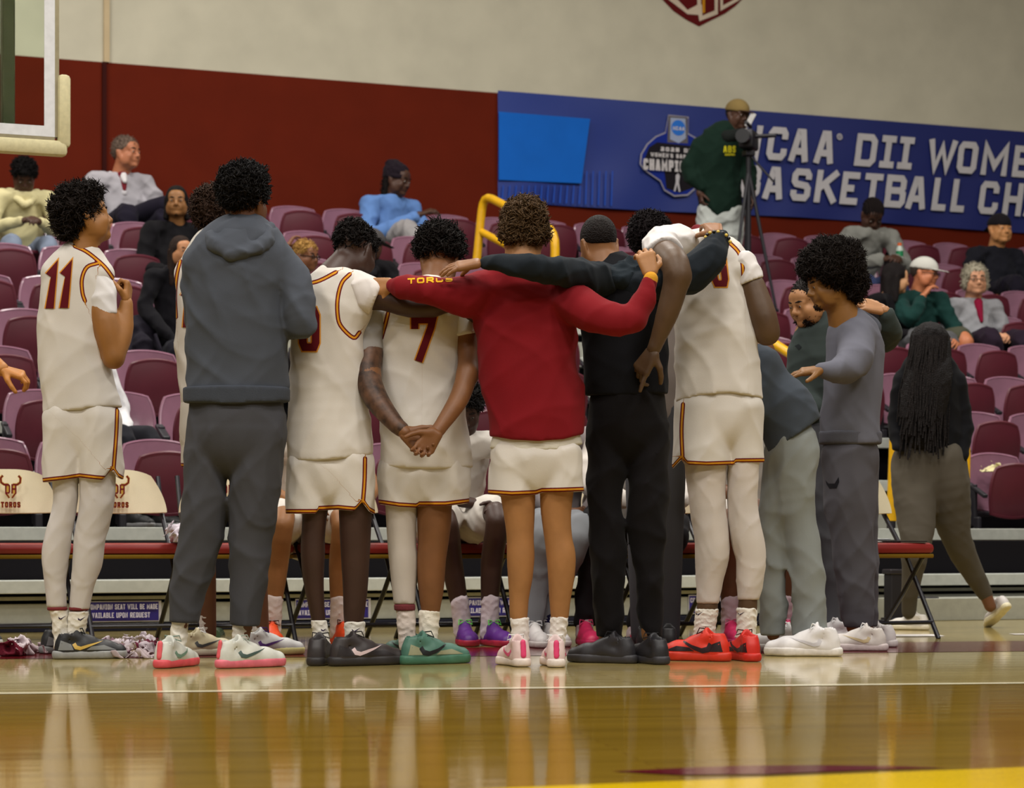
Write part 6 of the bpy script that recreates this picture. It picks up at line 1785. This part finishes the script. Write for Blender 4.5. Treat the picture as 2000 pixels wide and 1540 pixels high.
def goatee(H):
    b = G(.01); H.e(b, (0, .27, -.37), (.10, .10, .08)); H.c(b, (-.09, .37, -.19), (.09, .37, -.19), .022, .022)
    return b
def cornrows(P, H):
    m = MB()
    for k_ in range(-4, 5):
        x = k_ * .068; pts = []
        for t in np.linspace(-.2, 1.0, 10):
            a = math.pi * (.12 + .75 * t); rx = math.sqrt(max(0.02, 1 - (x / .33) ** 2))
            pts.append(H.w(x, -.05 + .42 * rx * math.cos(a), .14 + .385 * rx * math.sin(a)) - P.loc)
        m.tube([tuple(p) for p in pts], .0085, 6)
    m.build('cornrows', M('hair', (28, 20, 20)), P.root, smooth=True)

def bench_players():
    sitter('seated player in white uniform with bright orange shoes behind number 9', 618, 800, 96, 20, -25, byaw=18, bench=11.25, skin=(138, 92, 52), top=WHITE, hairf=lambda P, H: hair_afro(P, H, (24, 18, 16)), lean=.30, arms='knees', shorts=(222, 212, 204), trims=True, sleeves=False,
           knees=((553, 1012, -.42), (668, 1015, -.38)), feet=((530, -.40), (662, -.30)), shoes=((226, 74, 24), (222, 78, 30), None, (60, 20, 16)), socks=(206, 190, 184), v=.010)
    sitter('seated dark-skinned player in white uniform with purple and crimson shoes and green laces', 905, 800, 96, 10, -30, byaw=18, bench=11.25, skin='deep', top=WHITE, hairf=lambda P, H: hair_afro(P, H, (20, 16, 14)), lean=.34, arms=((-.22, .16, -.22), (-.02, .40, -.28), (.22, .16, -.22), (.06, .42, -.28)), shorts=(222, 212, 204), trims=True, sleeves=False,
           knees=((868, 1012, -.40), (968, 1005, -.42)), feet=((905, -.30), (955, -.36)), shoes=((92, 36, 130), (176, 36, 66), None, (110, 220, 90)), socks=(214, 200, 206), v=.010)
    sitter('seated person in grey sweatpants and white shoes behind the man in maroon', 1095, 790, 92, 20, -20, byaw=20, bench=11.2, skin='brown', top=(150, 140, 140), bottom=(126, 128, 132), hairf=lambda P, H: hair_short(P, H, (24, 18, 16)), lean=.2, arms='lap',
           knees=((1062, 1030, -.42), (1128, 1035, -.38)), feet=((1040, -.40), (1062, -.30)), shoes=((214, 208, 206), (218, 210, 206)), socks=(30, 26, 60), v=.010)
    sitter('seated player with crimson pink shoes behind the man in black', 1235, 800, 92, 20, -20, byaw=18, bench=11.25, skin='deep', top=WHITE, bottom=(30, 28, 30), hairf=lambda P, H: hair_short(P, H, (20, 16, 16)), lean=.25, arms='knees',
           knees=((1165, 1020, -.38), (1318, 1030, -.36)), feet=((1140, -.30), (1240, -.30)), shoes=((206, 40, 90), (190, 30, 84), None, (220, 80, 120)), socks=(206, 190, 196), v=.010)
    sitter('seated player in bright pink shoes behind the tall player in red shoes', 1480, 800, 92, 10, -20, byaw=14, bench=11.35, skin='brown', top=WHITE, hairf=lambda P, H: hair_short(P, H, (20, 16, 16)), lean=.25, arms='knees', shorts=(222, 212, 204), trims=True, sleeves=False,
           knees=((1428, 1015, -.38), (1535, 1015, -.36)), feet=((1425, -.30), (1530, -.34)), shoes=((222, 40, 100), (206, 60, 120), None, (230, 120, 160)), socks=(214, 190, 196), v=.010)

def cameraman():
    cx = 1428
    Y, u = on_v(cx, vb(5) + .25)
    P = Person('man in dark green hoodie and brown cap standing behind a video camera', Y, cx, z=dz(5)); s = P.s
    fy = HZ - (dz(5) - CH) * s
    c = G(.02); f = G(.01); top = 228
    P.chain(c, [(1405, 300, 24), (1405, 390, 26)], flat=.6)
    for x in (1385, 1428): P.chain(c, [(x, 410, 16), (x, fy - 20, 9)])
    P.chain(c, [(1372, 360, 12, -.02), (1368, 378, 9, -.06)]); P.chain(c, [(1460, 345, 12), (1468, 385, 9, -.2)])
    H = Head(P.p(1440, 226), 62 / s, 35, -6); H.skin(f); P.chain(f, [(1436, 244, 13), (1420, 275, 20)], k=.02)
    hand(f, P.p(1368, 376, -.06), (.1, -.1, -1), (1, .2, 0), 1, .19, curl=(.6, .7, .4)); hand(f, P.p(1466, 378, -.2), (.2, -.2, -1), (-1, 0, 0), 1, .19)
    P.body(c, f, skinm('dark'), .012, .008); H.eyes(P)
    hat_cap(P, H, (124, 104, 62), (60, 36, 26), logo=(196, 190, 186)); hair_short(P, H, (24, 18, 16), 1.03)
    hair(P, goatee(H), (24, 18, 16), .007, 0, name='beard')
    j = G(.03); P.chain(j, [(1418, 264, 30), (1408, 290, 48), (1404, 340, 46), (1406, 392, 45)], flat=.65); P.chain(j, [(1372, 285, 22), (1348, 330, 19), (1356, 352, 15, -.05), (1370, 366, 12, -.07)]); P.chain(j, [(1444, 285, 20), (1462, 330, 16), (1466, 366, 12, -.15)])
    j.folds(.006, 18, 5, 3); P.part('hoodie', j, M('cloth', (12, 34, 25)), .011)
    o = P.part('hood', G(.02).path([P.p(1402, 262, .05), P.p(1422, 268, -.10), P.p(1446, 262, .0)], [.07, .06, .06]), M('cloth', (22, 26, 24)), .010)
    hd = [x for x in P.root.children if x.name.startswith('hoodie')][0]
    q1, _ = text_quads('BASKETBALL', 1416, -304, 4, 1.0, fit=20)
    on_cloth(P, hd, 'chest_print', [[(p[0], -p[1]) for p in q] for q in letter_quads('A', 1413, 1420, -298, -285, 2.4) + letter_quads('B', 1422, 1429, -298, -285, 2.4) + letter_quads('S', 1431, 1437, -298, -285, 2.4) + q1], (196, 186, 30), .006, 6)
    b = G(.03); P.chain(b, [(1406, 380, 32), (1406, 412, 40)], flat=.6); P.chain(b, [(1384, 415, 25), (1384, 470, 23), (1386, fy - 12, 16)]); P.chain(b, [(1430, 415, 24), (1430, 470, 22), (1428, fy - 12, 16)]); b.folds(.006, 18, 5, 4); P.part('sweatpants', b, M('cloth', (176, 180, 176)), .011)
    for x in (1386, 1428): shoe(P, x + 4, 0, 20, .29, (60, 60, 60), (200, 200, 200), dy=-.05, z0=dz(5), vox=.009, laceobj=False)
    # tripod and video camera
    Yt, ut = on_v(1462, vb(5) - .02)
    base = np.array(W(ut, vb(5) - .02, dz(5))); st_ = F / Yt
    t = empty('tripod', base, TH); tag(t, 'tall black camera tripod standing in front of the man in green', 'tripod')
    zc = CH + (HZ - 300) * Yt / F - dz(5)
    MB().tube([(0, 0, .45), (0, 0, zc)], .022, 10).build('center_column', BLK, t)
    MB().box((0, 0, zc), (.09, .09, .05), bev=.01).build('pan_head', BLK, t)
    for a, l in ((1.5, .22), (3.6, .30), (5.6, .32)):
        p = (math.cos(a) * l, math.sin(a) * l * .7, 0.0)
        MB().tube([(0, 0, zc - .15), tuple(np.array(p) * .5 + np.array([0, 0, (zc - .15) * .5])), p], [.018, .015, .011], 8).build('leg', BLK, t)
    MB().tube([(0, 0, zc), (.18, -.12, zc - .25)], .010, 8).build('pan_handle', BLK, t)
    v = empty('video_camera', base + np.array([0, 0, zc + .025]), TH + math.radians(-40)); tag(v, 'black video camera mounted on the tall tripod', 'camera')
    MB().box((0, 0, .09), (.13, .26, .16), bev=.02).build('camera_body', BLK, v, smooth=True)
    MB().tube([(0, -.12, .09), (0, -.26, .09)], [.055, .062], 16).build('lens', M('plastic', (16, 14, 18), .3), v, smooth=True)
    MB().tube([(0, .09, .22), (0, -.10, .23)], .016, 8).build('top_handle', BLK, v)
    MB().box((.0, .08, .28), (.05, .012, .13), rot=Matrix.Rotation(.5, 3, 'Y'), bev=.004).build('side_screen', M('sheen', (190, 188, 186), .3), v)
    MB().tube([(.05, 0, .12), (.24, 0, .12)], .018, 8).build('microphone', BLK, v)

# ---------------------------------------------------------------- small things lying about
def crumple(label, px, py, w, h, d, rgb, seed, rgb2=None, cat='towel', name='towel', z0=0.0, Y=None, group=None):
    Y = ground_Y(py) if Y is None else Y
    k = Y / F; c = np.array([(px - 1000) * k, Y, z0])
    g = G(.02); r = np.random.RandomState(seed)
    for i in range(5):
        a = np.array([r.uniform(-.38, .38) * w * k, r.uniform(-.4, .4) * d, r.uniform(.15, .55) * h * k])
        g.ell(c + a, np.eye(3), (w * k * r.uniform(.18, .30), d * r.uniform(.25, .4), h * k * r.uniform(.3, .5)), .02)
    g.ell(c, np.eye(3), (w * k * .5, d * .5, h * k * .35), .02)
    g.folds(.013, 45, 6, seed); g.cut(c + np.array([0, 0, .001]), (0, 0, -1))
    V, Q = g.mesh(.0065); V = relax(V, Q, 1)
    o = link_mesh(name, quads_mesh(name, V - c, Q), M('cloth', rgb)); o.location = tuple(c)
    if rgb2:
        o.data.materials.append(M('cloth', rgb2))
        cen = V[Q].mean(1); m = np.sin(cen[:, 0] * 31 + cen[:, 2] * 40 + seed) + np.sin(cen[:, 1] * 25 + seed * 2) > .5
        o.data.polygons.foreach_set('material_index', m.astype(np.int32))
    tag(o, label, cat, group)
    return o

def small_things():
    crumple('maroon and white warm-up shirt crumpled on the floor at the bench end', 32, 1281, 76, 42, .22, (200, 186, 190), 3, (92, 18, 34), 'shirt', 'warm_up_shirt')
    crumple('pale pink towel lying by the black shoes of number 11', 78, 1276, 40, 24, .18, (196, 176, 180), 5)
    crumple('white towel crumpled just past the toes of number 11', 214, 1283, 62, 44, .20, (196, 184, 190), 7, (120, 90, 100))
    crumple('white shirt dropped under the sign behind number 11', 262, 1268, 70, 30, .20, (190, 178, 184), 9, None, 'shirt', 'warm_up_shirt')
    crumple('maroon shirt lying between number 11 and the grey hoodie man', 288, 1274, 56, 26, .16, (96, 26, 48), 12, (190, 176, 182), 'shirt', 'warm_up_shirt')
    crumple('flat towel strip lying before the pile near the grey hoodie man', 262, 1285, 80, 14, .12, (176, 160, 162), 15)
    Yb = 11.35
    crumple('white towel lying on the red folding chair beside the grey hoodie man', 366, 1065, 60, 42, .22, (206, 196, 206), 21, None, 'towel', 'towel', z0=.475, Y=11.25)
    crumple('folded cream cloth on the lowest stadium chair by the exit', 1945, 915, 56, 20, .16, (206, 196, 150), 25, None, 'cloth', 'folded_cloth', z0=dz(0) + .385, Y=on_v(1940, vb(0) - .17)[0])
    # bottle under the bench
    Y = 11.0
    b = empty('water_bottle', ((421 - 1000) * Y / F, Y, 0)); tag(b, 'small green bottle lying on the floor behind the grey hoodie man', 'bottle')
    MB().tube([(0, -.12, .04), (0, .06, .04), (0, .09, .03), (0, .12, .016)], [.038, .038, .03, .016], 14).build('bottle_body', M('plastic', (70, 96, 70), .2), b, smooth=True)
    MB().tube([(0, .12, .032), (0, .15, .032)], .018, 12).build('cap', M('plastic', (40, 60, 44)), b, smooth=True)
    # papers on and under the last chair
    last = BENCH[-1]
    def paper(label, c, rz, sx, sy, n=3):
        p = empty('paper', c, rz); tag(p, label, 'paper')
        for q in range(n): MB().box((.006 * q, .004 * q, .001 + .0015 * q), (sx, sy, .001), rot=Matrix.Rotation(.06 * q, 3, 'Z')).build('sheet', M('paint', (214, 208, 204), .6), p)
    lx, ly, _ = last.location
    paper('white papers lying on the red seat of the last folding chair', (lx - .06, ly - .05, .476), TH + .2, .21, .28)
    cb = empty('clipboard', (lx + .12, ly - .02, .476), TH - .1); tag(cb, 'dark clipboard lying on the last folding chair beside the papers', 'clipboard')
    MB().box((0, 0, .004), (.22, .30, .006), bev=.002).build('board', M('paint', (40, 32, 30), .5), cb); MB().box((.0, .13, .012), (.08, .03, .012), bev=.003).build('clip', M('metal', (180, 180, 180)), cb)
    x, y = ground(1768, 1243)
    paper('white sheets lying on the floor under the last folding chair', (x, y, .0015), .1, .34, .20, 2)
    x, y = ground(1995, 1240)
    paper('white scrap of paper on the floor near the bleacher foot', (x, y, .0015), .1, .10, .10, 1)
    # dark bag and bottle on a seat beside the bent spectator
    Y, u = on_v(1760, vb(6) - .2)
    bg = empty('backpack', W(u, vb(6) - .15, dz(6) + .42), TH); tag(bg, 'black backpack with yellow mark on the seat beside the grey sweatshirt spectator', 'backpack')
    g = G(.03); g.cone((0, 0, -.22), (0, .05, .10), .15, .12, flat=.6, front=(0, 1, 0)); g.cone((0, -.08, -.20), (0, -.06, -.02), .10, .08, flat=.6); g.folds(.006, 25, 4, 2); V, Q = g.mesh(.011)
    link_mesh('bag_body', quads_mesh('bag_body', V, Q), M('cloth', (22, 18, 22)), bg)
    MB().box((-.02, -.125, -.05), (.12, .012, .10), rot=Matrix.Rotation(.25, 3, 'X'), bev=.004).build('yellow_mark', M('cloth', (206, 176, 30)), bg)
    MB().tube([(-.06, .02, .16), (-.03, .02, .22), (.03, .02, .22), (.06, .02, .16)], .012, 8).build('top_strap', M('cloth', (22, 18, 22)), bg, smooth=True)
    Y, u = on_v(1757, vb(6) - .45)
    bt = empty('drink_bottle', (( 1757 - 1000) * Y / F, Y, CH + (HZ - 508) * Y / F)); tag(bt, 'green and white drink bottle with orange cap by the black backpack', 'bottle')
    MB().tube([(0, 0, 0), (0, 0, .10), (0, 0, .13)], [.033, .033, .018], 14).build('bottle_body', M('plastic', (190, 200, 190), .3), bt, smooth=True); MB().tube([(0, 0, .03), (0, 0, .08)], .034, 14).build('wrap', M('plastic', (30, 130, 80), .4), bt, smooth=True); MB().tube([(0, 0, .13), (0, 0, .155)], .02, 12).build('cap', M('plastic', (226, 100, 30), .4), bt, smooth=True)
    # dark bag on a seat behind number 11
    Y, u = on_v(272, vb(3) - .25)
    bg = empty('backpack', W(u, vb(3) - .25, dz(3) + .22), TH); tag(bg, 'dark backpack standing on a stadium chair behind number 11', 'backpack')
    g = G(.03); g.cone((0, 0, -.10), (0, .03, .14), .16, .13, flat=.65, front=(0, 1, 0)); g.cone((0, -.09, -.08), (0, -.08, .06), .10, .08, flat=.6); g.folds(.007, 25, 4, 5); V, Q = g.mesh(.011)
    link_mesh('bag_body', quads_mesh('bag_body', V, Q), M('cloth', (24, 20, 30)), bg)
    for sx in (-1, 1): MB().tube([(sx * .08, -.13, .12), (sx * .11, -.18, .0), (sx * .10, -.14, -.14)], .012, 8).build('shoulder_strap', M('cloth', (30, 26, 36)), bg, smooth=True)

spectators(); bench_players(); cameraman(); small_things()

seats()
for o in bpy.data.objects:
    if o.name.startswith('crest_lettering'): o['kind'] = 'stuff'

# chairs that nothing of can be seen (behind people and other chairs) are left out
def cull():
    bpy.context.view_layer.update()
    dg = bpy.context.evaluated_depsgraph_get()
    eyes = [Vector((0, 0, CH)), Vector((.6, 0, CH)), Vector((-.6, 0, CH))]
    gone = []
    for c in CHAIRS:
        kids = {k.name for k in c.children}
        seen = False
        mw = c.matrix_world
        for eye, z in [(e_, z_) for e_ in eyes for z_ in (.10, .18, .26, .34, .42, .49)]:
            for x in (-.21, -.14, -.07, 0, .07, .14, .21):
                for y in (-.05, -.30):
                    p = mw @ Vector((x, y, z)); d = (p - eye).normalized()
                    o_ = eye
                    hit = sc.ray_cast(dg, o_, d, distance=(p - eye).length + .25)
                    if hit[0] and hit[4] is not None and hit[4].name.startswith('glass_pane'):
                        hit = sc.ray_cast(dg, hit[1] + d * .05, d, distance=30)
                    if hit[0] and hit[4] is not None and hit[4].name in kids: seen = True; break
                if seen: break
            if seen: break
        if not seen: gone.append(c)
    for c in gone:
        for k in list(c.children): bpy.data.objects.remove(k, do_unlink=True)
        bpy.data.objects.remove(c, do_unlink=True)
cull()
